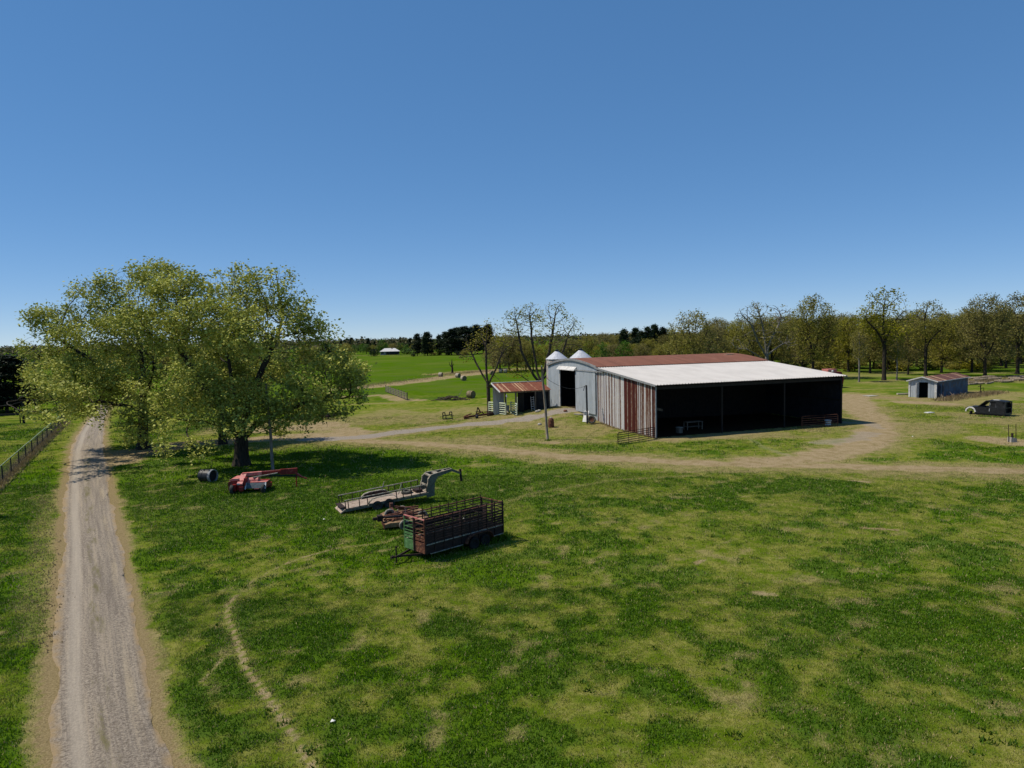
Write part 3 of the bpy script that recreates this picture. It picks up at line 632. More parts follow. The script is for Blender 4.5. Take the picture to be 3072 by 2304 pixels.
def pine_mesh(seed, h=20.0, n=5200, lean=.30):
    rs = np.random.default_rng(seed); b = MB(); b.tube([(0, 0, -.3), (.1, 0, h*.4), (0, .1, h*.75), (.1, 0, h*.98)], [.38, .28, .16, .04], 7, False)
    cs = []
    for i in range(58):
        z = h*(.10+.88*rs.random()**.85); r = h*lean*min(1, .45+2.2*z/h)*(1-max(0, z/h-.2)/.85)**.75*(.55+.6*rs.random()); a = rs.random()*6.283
        b.tube([(0, 0, z), (math.cos(a)*r*.5, math.sin(a)*r*.5, z+.1*r), (math.cos(a)*r, math.sin(a)*r, z+.02*r)], [.09, .05, .02], 3, False)
        for t_ in (.45, .7, .95): cs.append((math.cos(a)*r*t_, math.sin(a)*r*t_, z+.15*r*t_))
    cs.append((.1, 0, h*.98)); cs = np.array(cs)
    v, f = sprays(rs, cs, .46, .75, max(1, n//len(cs)), aspect=.45)
    return b.mesh('pine_trunk', BARKD, True), np_mesh('pine_crown', v, f, L_PINE)
PN1 = pine_mesh(201); PN2 = pine_mesh(202, lean=.2); PN3 = pine_mesh(203, lean=.34)
def bush_mesh(seed, mat, n=900):
    rs = np.random.default_rng(seed); cs = in_blobs(rs, [(0, 0, 1.6, 1.7, 1.7, 1.5), (1.2, .4, 1.2, 1.2, 1.2, 1.1), (-1.2, -.3, 1.1, 1.2, 1.2, 1.0)], 120)
    b = MB()
    for i in range(9):
        a = rs.random()*6.283; b.tube([(0, 0, -.1), (math.cos(a)*.5, math.sin(a)*.5, 1), (math.cos(a)*1.1, math.sin(a)*1.1, 2)], [.06, .04, .02], 4, False)
    v, f = sprays(rs, cs, .2, .3, n//120)
    return b.mesh('bush_stem', BARKD, True), np_mesh('bush_crown', v, f, mat)
BU_G = bush_mesh(301, L_GREEN); BU_O = bush_mesh(302, L_OLIVE); BU_D = bush_mesh(303, L_PINE); BU_B = bush_mesh(304, L_BROWN)
rnd = random.Random(5)
FIRST = {}
def grow(pm, name, cat, label, px, pyb, ytop, d=None, wide=1.0, group=None, rz=None, hbase=20.0):
    """a copy of a tree drawn above, standing on the ground at photo column px; its own top reaches row ytop"""
    if d is None: g = G(px, pyb)
    else:
        p = at(px, 1010, d); g = Vector((p.x, d, tz(p.x, d)))
    h = max(2.0, at(px, ytop, g.y).z-g.z); s = h/hbase*1.02
    rz = rnd.random()*6.283 if rz is None else rz
    key = (id(pm), name)
    if key not in FIRST: 
        FIRST[key] = plant(name, label, cat, pm[0], pm[1], g, rz, (s*wide, s*wide, s), group); return FIRST[key]
    r = dup(FIRST[key], g, rz, (s*wide, s*wide, s), label, group)
    if 'group' in r and group is None: del r['group']
    return r
# the trees one can point to
grow(O_DEAD, 'oak_tree', 'tree', 'half dead oak with bare grey limbs rising behind the white barn roof', 2299, 1100, 903, 175, 1.1, rz=.3)
grow(O_BROAD, 'oak_tree', 'tree', 'round topped oak behind the barn roof, just right of the half dead oak', 2440, 1100, 888, 178, .8, rz=1.0)
grow(O_YOUNG, 'oak_tree', 'tree', 'slim young oak with a pale straight trunk standing alone right of the barn', 2577, 1146, 985, None, 1.0)
grow(O_TALL, 'oak_tree', 'tree', 'tallest open oak with flat spreading top between the barn and the small shed', 2652, 1141, 868, None, .95, rz=.4)
grow(O_YOUNG, 'oak_tree', 'tree', 'thin dark trunked young oak just right of the tallest open oak', 2690, 1141, 1000, None, 1.0)
grow(O_TALL, 'oak_tree', 'tree', 'forked sparse oak rising straight behind the small shed roof', 2777, 1128, 905, None, .9, rz=2.2)
grow(O_BROAD, 'oak_tree', 'tree', 'large full oak behind the log heap, left of the right edge oak', 2955, 1131, 884, None, .85, rz=2.0)
grow(O_BROAD, 'oak_tree', 'tree', 'thickest trunked oak at the right edge of the view beyond the log heap', 3052, 1122, 880, None, .9, rz=4.4)
grow(O_BRONZE, 'oak_tree', 'tree', 'spreading bronze oak standing behind the middle of the rusty roof', 2077, 1090, 930, 165, 1.05, rz=.9)
grow(O_OPEN, 'oak_tree', 'tree', 'nearly bare fan shaped oak against the sky left of the grain bins', 1618, 1150, 912, 150, 1.12, rz=.15)
grow(O_BARE, 'oak_tree', 'tree', 'single straight oak standing at the left end of the open cattle shed', 1468, 1238, 958, None, .95, rz=2.6)
for px, yb, yt, wd in ((2724, 1124, 960, .7), (2824, 1118, 950, .9), (2884, 1106, 930, .8), (2915, 1116, 925, .75), (2932, 1112, 935, .7), (3018, 1104, 930, .8), (2610, 1120, 960, .9), (2545, 1116, 950, .9), (2382, 1110, 950, .8), (2490, 1105, 945, .9)):
    grow(O_BROAD if rnd.random() < .6 else O_BRONZE, 'oak_tree', 'tree', 'olive leaved oak among the front row of trunks behind the shed and barn', px, yb, yt, None, wd, 'front row oaks of the right hand grove')
# the wood behind that row
for i in range(54):
    px = 2120+(i % 27)*38+rnd.uniform(-18, 18); d = rnd.uniform(205, 250) if i < 27 else rnd.uniform(255, 330)
    yt = 960-(px-2120)*.028+rnd.uniform(-14, 16)
    pm = rnd.choice((O_BROAD, O_BRONZE, O_BROAD, O_BRONZE, O_TALL))
    grow(pm, 'oak_tree', 'tree', 'leafing oak deep in the wood behind the right hand grove, one of many alike', px, 0, yt, d, rnd.uniform(.85, 1.15), 'oaks deep in the wood')
for i in range(30):
    px = 2130+(i % 30)*32+rnd.uniform(-16, 16)
    grow(rnd.choice((BU_O, BU_G, BU_O)), 'understory_bush', 'bush', 'low leafing bush growing between the trunks of the right hand grove', px, 0, rnd.uniform(1040, 1075), rnd.uniform(250, 330), rnd.uniform(1.2, 2.0), 'bushes under the grove', hbase=3.0)
for i in range(26):
    px = 2160+i*36+rnd.uniform(-14, 14)
    grow(rnd.choice((BU_B, BU_O, BU_B)), 'understory_bush', 'bush', 'low leafing bush growing between the trunks of the right hand grove', px, 0, rnd.uniform(1074, 1094), rnd.uniform(195, 240), rnd.uniform(1.1, 1.8), 'bushes under the grove', hbase=3.0)
# the wood between the bare oak and the grove, behind the rusty roof
for i in range(46):
    px = 1740+(i % 23)*19+rnd.uniform(-9, 9); fr = i < 23; d = rnd.uniform(215, 265) if fr else rnd.uniform(300, 420)
    if fr and px < 1800: continue
    yt = (1035 if fr else 1008)-(px-1740)*.05+rnd.uniform(-12, 14)
    pm = rnd.choice((O_BROAD, O_BRONZE, O_BRONZE)) if not fr else rnd.choice((O_BRONZE, O_BROAD, O_TALL, O_BRONZE))
    grow(pm, 'oak_tree', 'tree', 'leafing oak in the wood line behind the rusty barn roof, one of many alike', px, 0, yt, d, rnd.uniform(1.0, 1.4), 'oaks in the wood line behind the barn')
grow(O_GREEN, 'green_tree', 'tree', 'bright fresh green bushy tree right behind the right grain bin', 1806, 0, 1022, 200, .8)
grow(O_GREEN, 'green_tree', 'tree', 'bright fresh green tree in the wood line, second from the grain bins', 1872, 0, 1016, 225, .9)
for px, yt, d in ((1872, 990, 300), (1905, 988, 310), (1945, 985, 320), (1965, 978, 330), (1988, 984, 330), (1925, 998, 290)):
    grow(rnd.choice((PN1, PN2)), 'pine_tree', 'tree', 'dark pine poking out of the wood line behind the rusty roof', px, 0, yt, d, 1.1, 'dark pines behind the rusty roof')
# small bronze oaks on the creek bank left of the bare oak
for px, yb, yt in ((1500, 1118, 1012), (1528, 1114, 1000), (1552, 1112, 1008), (1578, 1116, 1020), (1600, 1112, 1030), (1480, 1106, 1030), (1640, 1112, 1030), (1668, 1108, 1020), (1700, 1102, 1026), (1716, 1100, 1016), (1545, 1100, 1018), (1515, 1098, 1012)):
    grow(O_BRONZE if rnd.random() < .6 else O_BROAD, 'oak_tree', 'tree', 'small bronze oak on the creek bank behind the cattle shed', px, yb, yt, None, 1.15, 'small oaks along the creek')
# pines and others at the top of the far pasture
for px, yb, yt, wd, pm in ((1252, 1068, 1004, .85, PN1), (1275, 1068, 1012, .8, PN2), (1283, 1067, 999, .95, PN3), (1318, 1066, 1006, .8, PN2), (1338, 1066, 998, 1.0, PN3), (1355, 1066, 990, 1.0, PN1), (1372, 1064, 986, 1.0, PN3), (1395, 1064, 982, 1.1, PN3), (1415, 1062, 985, .95, PN1), (1432, 1062, 978, 1.0, PN1), (1450, 1060, 985, 1.0, PN3), (1466, 1060, 975, .9, PN2)):
    grow(pm, 'pine_tree', 'tree', 'tall dark pine in the clump at the top of the far green pasture', px, yb, yt, None, wd*1.45, 'pine clump beyond the far pasture')
grow(O_GREEN, 'green_tree', 'tree', 'bright green tree standing behind the left end of the far white roofed house', 1147, 1062, 1014, None, 1.1)
grow(BU_D, 'cedar_bush', 'bush', 'round dark cedar alone in the pasture left of the far house', 1122, 1069, 1046, None, .9, hbase=3.0)
grow(BU_G, 'green_bush', 'bush', 'dense green bush right of the far house', 1222, 1063, 1046, None, 1.6, hbase=3.0)
grow(BU_D, 'cedar_bush', 'bush', 'small dark cedar at the foot of the pine clump', 1240, 1070, 1060, None, 1.0, hbase=3.0)
for px, yt in ((1300, 1055), (1318, 1058), (1345, 1056), (1376, 1052), (1395, 1050)):
    grow(rnd.choice((BU_D, BU_O)), 'cedar_bush', 'bush', 'low dark bush along the foot of the far pine clump', px, 1066, yt, None, 1.4, 'low bushes under the pine clump', hbase=3.0)
for i in range(34):
    px = 960+i*10.5+rnd.uniform(-6, 6)
    grow(rnd.choice((O_BRONZE, O_BRONZE, O_BROAD, O_GREEN)), 'oak_tree', 'tree', 'brownish tree in the line at the top of the far pasture', px, 0, 1036-(i*.15)+rnd.uniform(-7, 7), rnd.uniform(590, 700), rnd.uniform(1.1, 1.6), 'tree line beyond the far pasture')
for i in range(15):
    px = 1000+i*17+rnd.uniform(-8, 8)
    grow(rnd.choice((PN1, PN2, PN3)), 'pine_tree', 'tree', 'dark pine on the skyline above the brownish tree line', px, 0, 1022+rnd.uniform(-8, 4), rnd.uniform(760, 900), 1.3, 'skyline pines beyond the far pasture')
# left edge: the dark cedars behind the pole fence, and the line behind the great oaks
for px, yb, yt in ((-10, 1238, 1080), (22, 1240, 1072), (48, 1238, 1074), (75, 1232, 1085), (-45, 1236, 1080)):
    grow(PN3, 'cedar_tree', 'tree', 'dense dark cedar behind the tall pole fence at the left edge', px, yb, yt, None, 1.6, 'dark cedars at the left edge')
for i in range(30):
    px = -20+i*36+rnd.uniform(-14, 14)
    grow(rnd.choice((O_BRONZE, O_BROAD, PN1, PN3, O_GREEN)), 'wood_tree', 'tree', 'tree of the dark line seen through and beside the great oaks', px, 0, 1062-(i*.9)+rnd.uniform(-7, 9), rnd.uniform(250, 380), rnd.uniform(1.0, 1.4), 'tree line behind the great oaks')
# far-off wood and ridge: one mass
rs = np.random.default_rng(77); cs = []; sz = []
for i in range(2600):
    d = 700+2600*rs.random()**1.3; x = (rs.random()*2-1)*d*.85; z0 = tz(x, d); h = 9+7*rs.random()
    q = rs.normal(0, 1, (26, 3)); q /= np.linalg.norm(q, axis=1)[:, None]; q *= np.array([5.5, 5.5, h*.45])*(rs.random((26, 1))**.4)
    cs.append(q+np.array([x, d, z0+h*.55]))
v, f = sprays(rs, np.concatenate(cs), 1.7, .3, 1)
tag(obj('far_wood', np_mesh('far_wood', v, f, L_FAR)), kind='stuff')
# ------------------------------------------------------------------ metals and woods
def sheet_mat(name, kind):
    """weathered ribbed sheet: u runs along the wall in metres, v down the sheet"""
    t = NT(name); u = t.n('ShaderNodeSeparateXYZ', {0: t.uv()}).outputs
    if kind == 'streak':
        pid = t.math('FLOOR', t.math('DIVIDE', u[0], .78)); wn = t.n('ShaderNodeTexWhiteNoise', {'W': pid}, noise_dimensions='1D').outputs[0]
        sid = t.math('FLOOR', t.math('DIVIDE', u[0], .195)); ws = t.n('ShaderNodeTexWhiteNoise', {'W': sid}, noise_dimensions='1D').outputs[0]
        v = t.n('ShaderNodeMapping', {'Vector': t.uv(), 'Scale': (7, .28, 1)}).outputs[0]; n = t.noise(v, 1.0, 6, .7)
        v2 = t.n('ShaderNodeMapping', {'Vector': t.uv(), 'Scale': (3, 1.3, 1)}).outputs[0]; n2 = t.noise(v2, 1.4, 5, .7)
        f = t.math('ADD', t.math('MULTIPLY', ws, .5), t.math('ADD', t.math('MULTIPLY', n, .5), t.math('MULTIPLY_ADD', wn, .12, t.math('MULTIPLY_ADD', n2, .24, -.085))))
        band = t.math('ADD', t.math('MULTIPLY', t.ramp(t.math('ABSOLUTE', t.math('SUBTRACT', u[0], 5.4)), 2.9, 1.2), .21), t.math('MULTIPLY', t.ramp(u[0], 1.6, .5), .26)); f = t.math('ADD', f, band)
        r = t.n('ShaderNodeValToRGB', {0: f}); e = r.color_ramp.elements
        e[0].position = .0; e[0].color = (.50, .51, .54, 1); e[1].position = 1; e[1].color = alb(66, 24, 18)
        for p, c in ((.50, (.58, .56, .55, 1)), (.60, alb(184, 172, 160)), (.66, alb(134, 104, 84)), (.72, alb(100, 44, 32)), (.85, alb(88, 30, 22))):
            q = e.new(p); q.color = c
        return t.done(t.bsdf(r.outputs[0], .6, .0, .3))
    if kind == 'grey':
        pid = t.math('FLOOR', t.math('DIVIDE', u[0], .8)); wn = t.n('ShaderNodeTexWhiteNoise', {'W': pid}, noise_dimensions='1D').outputs[0]
        v = t.n('ShaderNodeMapping', {'Vector': t.uv(), 'Scale': (2.5, .5, 1)}).outputs[0]; n = t.noise(v, 1.2, 6, .65)
        col = t.mix(wn, alb(172, 180, 188), alb(190, 196, 202)); col = t.mix(t.ramp(n, .45, .75), col, alb(150, 156, 160))
        col = t.mix(t.math('MULTIPLY', t.ramp(n, .70, .82), .6), col, alb(112, 92, 78))
        return t.done(t.bsdf(col, .5, .1, .4))
    if kind == 'white':
        v = t.n('ShaderNodeMapping', {'Vector': t.uv(), 'Scale': (.6, .25, 1)}).outputs[0]; n = t.noise(v, 1.0, 5, .6)
        col = t.mix(t.ramp(n, .35, .7), alb(211, 206, 200), alb(199, 194, 188))
        return t.done(t.bsdf(col, .5, 0, .3))
    if kind == 'rust':
        pid = t.math('FLOOR', t.math('DIVIDE', u[0], .8)); wn = t.n('ShaderNodeTexWhiteNoise', {'W': pid}, noise_dimensions='1D').outputs[0]
        v = t.n('ShaderNodeMapping', {'Vector': t.uv(), 'Scale': (2.0, .5, 1)}).outputs[0]; n = t.noise(v, 1.0, 6, .65)
        col = t.mix(wn, alb(116, 76, 62), alb(130, 86, 70)); col = t.mix(t.ramp(n, .5, .75), col, alb(138, 98, 82)); col = t.mix(t.math('MULTIPLY', t.ramp(n, .4, .3), .6), col, alb(98, 62, 50))
        return t.done(t.bsdf(col, .75, 0, .2))
    if kind in ('rust_stripe', 'rust_brown'):
        sid = t.math('FLOOR', t.math('DIVIDE', u[0], .22)); ws = t.n('ShaderNodeTexWhiteNoise', {'W': sid}, noise_dimensions='1D').outputs[0]
        v = t.n('ShaderNodeMapping', {'Vector': t.uv(), 'Scale': (5, .8, 1)}).outputs[0]; n = t.noise(v, 1.0, 6, .65)
        f = t.math('ADD', ws, t.math('MULTIPLY_ADD', n, .7, -.35)); col = t.mix(t.ramp(n, .35, .7), alb(116, 66, 48), alb(136, 84, 62)) if kind == 'rust_stripe' else t.mix(t.ramp(n, .35, .7), alb(92, 62, 56), alb(112, 78, 70))
        col = t.mix(t.ramp(f, .72, .95), col, alb(192, 160, 124))
        return t.done(t.bsdf(col, .75, 0, .2))
ROOFW = sheet_mat('white_ribbed_roof', 'white'); ROOFR = sheet_mat('rusted_ribbed_roof', 'rust'); STREAK = sheet_mat('rust_streaked_sheet', 'streak')
GALV = sheet_mat('grey_galvanised_sheet', 'grey'); RSTRIPE = sheet_mat('rusty_roof_sheet', 'rust_stripe')
TRIMG = patchy('grey_trim', alb(150, 152, 154), alb(128, 130, 132), 3); TRIMW = patchy('white_trim', alb(226, 224, 222), alb(196, 194, 190), 2)
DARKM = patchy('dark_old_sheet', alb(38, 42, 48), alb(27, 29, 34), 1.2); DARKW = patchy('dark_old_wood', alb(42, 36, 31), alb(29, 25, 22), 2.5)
WOODG = patchy('grey_weathered_wood', alb(132, 120, 104), alb(104, 94, 82), 3, stretch=(1, 1, .2)); WOODP = patchy('pale_board', alb(206, 196, 176), alb(176, 164, 142), 3)
DECKW = patchy('worn_deck_boards', alb(196, 178, 160), alb(158, 138, 120), 2.2, .4, .65, stretch=(.5, 4, 1), c3=alb(112, 92, 78), s3=7)
RUST = patchy('rusted_steel', alb(112, 66, 46), alb(78, 46, 36), 4, c3=alb(150, 104, 76), s3=9); RUSTD = patchy('dark_rusted_steel', alb(50, 34, 30), alb(33, 24, 23), 4, c3=alb(74, 52, 44), s3=8)
PALEM = patchy('faded_grey_green_paint', alb(112, 116, 104), alb(90, 94, 86), 4, c3=alb(108, 84, 66), s3=14); PALEE = patchy('pale_steel_edge', alb(176, 172, 156), alb(140, 130, 112), 5, c3=alb(110, 80, 60), s3=16)
GATEG = patchy('pale_green_gate_paint', alb(206, 214, 188), alb(178, 188, 164), 4); GREENP = patchy('faded_green_paint', alb(92, 136, 78), alb(72, 110, 62), 3, c3=alb(112, 152, 98), s3=6)
REDP = patchy('faded_red_paint', alb(146, 32, 28), alb(112, 24, 24), 2.5, c3=alb(162, 70, 60), s3=5, rough=.5, spec=.35); REDF = patchy('sun_bleached_red_paint', alb(212, 134, 128), alb(196, 104, 98), 2.2, c3=alb(206, 158, 132), s3=5, rough=.6)
TYRE = patchy('tyre_rubber', alb(48, 48, 46), alb(66, 66, 62), 5, rough=.9); TYRED = patchy('dusty_tyre_rubber', alb(110, 108, 98), alb(76, 74, 68), 5, rough=.95); RIMM = patchy('rusty_rim', alb(90, 78, 68), alb(66, 50, 44), 6)
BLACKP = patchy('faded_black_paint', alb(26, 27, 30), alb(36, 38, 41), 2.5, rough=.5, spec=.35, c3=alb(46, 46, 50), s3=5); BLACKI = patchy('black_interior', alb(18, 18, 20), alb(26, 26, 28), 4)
WHITEP = patchy('white_paint', alb(236, 234, 230), alb(216, 214, 208), 3, rough=.45); CANVAS = patchy('grey_rubber_curtain', alb(96, 108, 112), alb(80, 90, 96), 4); POLEW = bark('weathered_pole_wood', alb(120, 108, 94), alb(158, 148, 134))
CONC = patchy('pale_concrete', alb(186, 182, 172), alb(160, 154, 142), 3); HAY = patchy('weathered_hay', alb(150, 134, 98), alb(112, 98, 72), 3, c3=alb(86, 74, 56), s3=9); HAYW = patchy('net_wrapped_hay', alb(186, 176, 158), alb(150, 138, 118), 3)
TIN = patchy('bin_steel', alb(206, 208, 214), alb(186, 188, 196), 1.5, rough=.5, spec=.4); TINB = patchy('bin_wall_steel', alb(196, 190, 186), alb(176, 164, 158), 1.5, c3=alb(180, 130, 110), s3=3, rough=.5)
BLACKT = patchy('black_poly', alb(26, 28, 31), alb(40, 42, 46), 3, rough=.5, spec=.4); STONE = patchy('rotten_log', alb(160, 142, 118), alb(112, 96, 80), 3, c3=alb(190, 176, 154), s3=7)
GREYW = patchy('grey_wire', alb(90, 90, 90), alb(70, 70, 70), 3)

# ------------------------------------------------------------------ the barn
LB = 28.0; SJ = 14.7; SR = 23.15; SE = 31.6; ZE = 6.2; ZJ = 7.82; ZR = 8.72; ZL = 7.62
barn = thing('barn', 'big metal barn with white lean-to roof, rusty arched roof and open dark front', 'barn', (BC.x, BC.y, 0), BROT)
def arch(s): 
    k = (s-SR)/(SR-SJ) if s < SR else (s-SR)/(SE-SR); e = ZJ if s < SR else ZL
    return ZR-(ZR-e)*abs(k)**1.7
def bg_(x, s): p = barn_p(x, s); return tz(p.x, p.y)
def barn_p(x, s, z=0): return Vector((BC.x+BU.x*x+BW.x*s, BC.y+BU.y*x+BW.y*s, z))
sl_ = (ZJ-.12-ZE)/SJ
b = MB().corr(-.25, LB+.35, lambda u: (u, -.35, ZE-.35*sl_+.06), lambda u: (u, SJ-.05, ZJ-.06), .42, .075, (0, -.1, 1))
obj('lean_to_roof', b, barn, ROOFW)
b = MB(); N = 14
prof = [SJ-.25+(SE+.25-SJ+.25)*i/N for i in range(N+1)]
n = int((LB+.5)/.33); us = []
for i in range(n):
    u0 = -.15+(LB+.5)*i/n; wv = (LB+.5)/n; us += [(u0, 0), (u0+wv*.45, 0), (u0+wv*.6, 1), (u0+wv*.85, 1)]
us.append((LB+.35, 0))
vs = []; uv = []
for u, hh in us:
    for s in prof: vs.append((u, s, arch(min(max(s, SJ), SE))+.09+hh*.055-(.05 if s < SJ else 0))); uv.append((u, s))
fs = [(i*(N+1)+c, (i+1)*(N+1)+c, (i+1)*(N+1)+c+1, i*(N+1)+c+1) for i in range(len(us)-1) for c in range(N)]
b.add(vs, fs, uv); obj('arched_roof', b, barn, ROOFR, smooth=False)
b = MB().box((LB*.93, SR-2.6, arch(SR-2.6)+.19), (1.5, .75, .02)); obj('skylight_sheet', b, barn, WOODP)
# end walls
zb = lambda s: bg_(0, s)-.25
rt = lambda s: (ZE+sl_*s-.02 if s <= SJ else arch(s)+.02)
b = MB().corr(0.02, SJ, lambda s: (0, s, zb(s)), lambda s: (0, s, rt(s)), .195, .035, (-1, 0, 0), cuts=4); obj('lean_to_end_wall', b, barn, STREAK)
DL, DR, DT = 26.9, 21.2, 7.15
b = MB()
b.corr(SJ+.03, DR, lambda s: (0, s, zb(s)), lambda s: (0, s, rt(s)), .3, .02, (-1, 0, 0), cuts=3)
b.corr(DR, DL, lambda s: (0, s, DT), lambda s: (0, s, rt(s)), .3, .02, (-1, 0, 0)); b.corr(DL, SE, lambda s: (0, s, zb(s)), lambda s: (0, s, rt(s)), .3, .02, (-1, 0, 0), cuts=3)
obj('gable_wall', b, barn, GALV)
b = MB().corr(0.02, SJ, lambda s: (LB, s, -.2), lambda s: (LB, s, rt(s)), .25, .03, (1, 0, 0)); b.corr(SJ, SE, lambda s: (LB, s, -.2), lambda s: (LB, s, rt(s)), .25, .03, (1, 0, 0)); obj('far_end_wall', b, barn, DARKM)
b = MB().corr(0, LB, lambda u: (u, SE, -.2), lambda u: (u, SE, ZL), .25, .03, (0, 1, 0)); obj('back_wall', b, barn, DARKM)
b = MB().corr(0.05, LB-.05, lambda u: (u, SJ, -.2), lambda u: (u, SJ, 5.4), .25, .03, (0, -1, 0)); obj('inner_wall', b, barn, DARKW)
d = obj('sliding_door', MB().corr(SJ+.35, DR+.1, lambda s: (-.17, s, max(1.35, .2)), lambda s: (-.17, s, DT-.02), .3, .02, (-1, 0, 0)), barn, GALV)
obj('door_frame', MB().box((-.14, SJ+.35, 4.25), (.05, .08, 5.8)).box((-.14, DR+.1, 4.25), (.05, .08, 5.8)).box((-.14, (SJ+DR)/2+.2, 1.38), (.05, DR-SJ-.3, .1)), d, TRIMG)
obj('door_track', MB().box((-.22, (12.6+DR)/2, DT+.10), (.14, DR-12.6, .12)), barn, TRIMG)
b = MB().prism([(-.04, DT+.02), (-.52, DT-.05), (-.52, DT+.05), (-.04, DT+.5)], DR-.1, DL+.35); obj('door_hood', b, barn, TRIMW)
b = MB().box((-.06, DL+.09, (bg_(0, DL)+DT)/2), (.14, .2, DT-bg_(0, DL))); obj('door_post', b, barn, TRIMW)
b = MB()
for i in range(12):
    s0 = SJ+(SE-SJ)*i/12; s1 = SJ+(SE-SJ)*(i+1)/12; b.bar((-.2, s0, arch(s0)+.0), (-.2, s1, arch(s1)+.0), .07, .3)
obj('arch_trim', b, barn, TRIMG)
b = MB().bar((-.3, -.4, ZE-.02), (-.3, SJ+.2, ZJ-.08), .06, .24); b.bar((LB+.38, -.4, ZE-.02), (LB+.38, SJ+.1, ZJ-.1), .06, .2); obj('rake_trim', b, barn, TRIMG)
b = MB().box((.05, .05, ZE/2-.1), (.14, .14, ZE+.1)); obj('corner_trim', b, barn, TRIMG)
obj('eave_beam', MB().box((LB/2, .12, ZE-.35), (LB-.2, .14, .34)), barn, DARKW)
for x in (9.3, 18.7, LB-.12): obj('post', MB().box((x, .12, ZE/2-.3), (.16, .16, ZE-.42)), barn, DARKW)
for x in (4.7, 9.3, 14, 18.7, 23.3): obj('rafter', MB().bar((x, .2, ZE-.25), (x, SJ-.1, ZJ-.32), .12, .25), barn, DARKW)
obj('wall_girt', MB().box((LB-.1, SJ/2, 3.1), (.1, SJ-.3, .16)).box((LB-.1, SJ/2, 5.2), (.1, SJ-.3, .16)).box((.1, SJ/2, 3.1), (.1, SJ-.3, .16)), barn, DARKW)
# things left in and round the barn
def at_barn(x, s): p = barn_p(x, s); p.z = tz(p.x, p.y); return p
t = thing('work_bench', 'dark old work bench standing in the shade inside the open barn front', 'bench', at_barn(8.2, 4.5), BROT)
obj('bench_top', MB().box((0, 0, 1.0), (2.4, .9, .08)), t, WOODG)
for i in (-1, 1):
    for j in (-1, 1): obj('leg', MB().box((i*1.1, j*.38, .48), (.1, .1, .96)), t, WOODG)
obj('shelf', MB().box((0, 0, .4), (2.1, .7, .05)), t, WOODG)
t = thing('chest', 'pale lidded box on the dirt floor inside the dark barn front', 'box', at_barn(4.9, 2.6), BROT+.2)
obj('chest_body', MB().box((0, 0, .33), (.62, .55, .66)), t, WOODG); obj('lid', MB().box((0, 0, .69), (.66, .6, .06)), t, CONC)
o = obj('leaning_plank', MB().bar((1.5, 1.0, .05), (.9, 1.0, 2.4), .2, .06), None, WOODG, M=Matrix.Translation(at_barn(0, 2)) @ MR(math.degrees(BROT), 'Z')); tag(o, 'grey plank leaning just inside the left end of the open barn front', 'plank')
o = obj('hung_board', MB().bar((2.0, 3.0, 3.1), (4.2, 3.2, 2.6), .08, .3), None, WOODG, M=Matrix.Translation(at_barn(0, 2)) @ MR(math.degrees(BROT), 'Z')); tag(o, 'slanting pale board hanging in the dark of the barn near its left corner', 'board')
def tube_gate(name, label, pa, pb, h, nb, mat, braces, group=None, r=.024, curl=True):
    """farm gate of level pipes between two ground points"""
    d = (pb-pa); L = math.hypot(d.x, d.y); t = thing(name, label, 'gate', pa, math.atan2(d.y, d.x), group)
    dz = pb.z-pa.z; f = lambda x, z: (x, 0, z+dz*x/L)
    b = MB(); b.tube([f(0, .12), f(0, h-.12), f(.1, h), f(L-.1, h), f(L, h-.12), f(L, .12)], r*1.3, 7)
    obj('gate_frame', b, t, mat)
    for i in range(nb): z = .14+(h-.14)*i/nb; obj('rail', MB().tube([f(0, z), f(L, z)], r, 6), t, mat)
    for x in braces: obj('brace', MB().bar(f(x*L, .1), f(x*L, h), .05, .02), t, mat)
    return t
tube_gate('pipe_gate', 'rusty tube gate standing open on the grass at the near left barn corner', G(1854, 1335), BC+Vector((-.2, -.2, 0)), 1.35, 5, RUSTD, (.28, .56, .83), r=.04)
tube_gate('pipe_gate', 'dark tube gate leaning across the right end of the open barn front', at_barn(20.2, -1.3), G(2513, 1278), 1.5, 5, RUST, (.62,), r=.04)
t = thing('bucket', 'white plastic tub with a rim standing against the gate at the right barn end', 'tub', G(2484, 1277))
obj('bucket_body', MB().lathe([(.01, .02), (.36, .02), (.40, .1), (.33, .12), (.36, .62), (.39, .64), (.39, .7), (.33, .7), (.31, .3), (.01, .28)], 20), t, WHITEP)
obj('rim', MB().lathe([(.38, .63), (.43, .64), (.43, .72), (.38, .73)], 20, close=True), t, WHITEP)
# leaning pole, boards and tyre by the sliding door
p0 = G(1762, 1262); t = thing('leaning_auger', 'dark pipe auger leaning against the grey sliding door above the tyre', 'auger', p0)
tp = at(1759, 1156, p0.y+1.2)-p0
obj('tube', MB().tube([(0, 0, .1), tp], .13, 10), t, BLACKT); obj('spout', MB().tube([tp, tp+Vector((-.25, -.1, -.1)), tp+Vector((-.4, -.15, -.7))], .05, 6), t, GREYW)
obj('motor_box', MB().box((-.25, -.1, 1.5), (.35, .3, .5)), t, TRIMW)
p0 = G(1775, 1264); t = thing('tractor_wheel', 'old tyre leaning on the bank below the grey sliding barn door', 'tyre', p0)
M = MT(0, 0, .5) @ MR(70, 'X'); obj('tyre', MB().lathe([(.32, -.1), (.45, -.13), (.55, -.08), (.57, 0), (.55, .08), (.45, .13), (.32, .1)], 24, M, close=True), t, TYRED)
obj('hub', MB().lathe([(.01, -.03), (.3, -.06), (.33, 0), (.3, .06), (.01, .03)], 20, M), t, RUST)
p0 = G(1754, 1248); o = obj('white_board', MB().bar((0, 0, .05), (.35, .5, 1.5), .7, .05), None, WHITEP, M=MT(*p0)); tag(o, 'white board leaning beside the tyre under the grey sliding door', 'board')
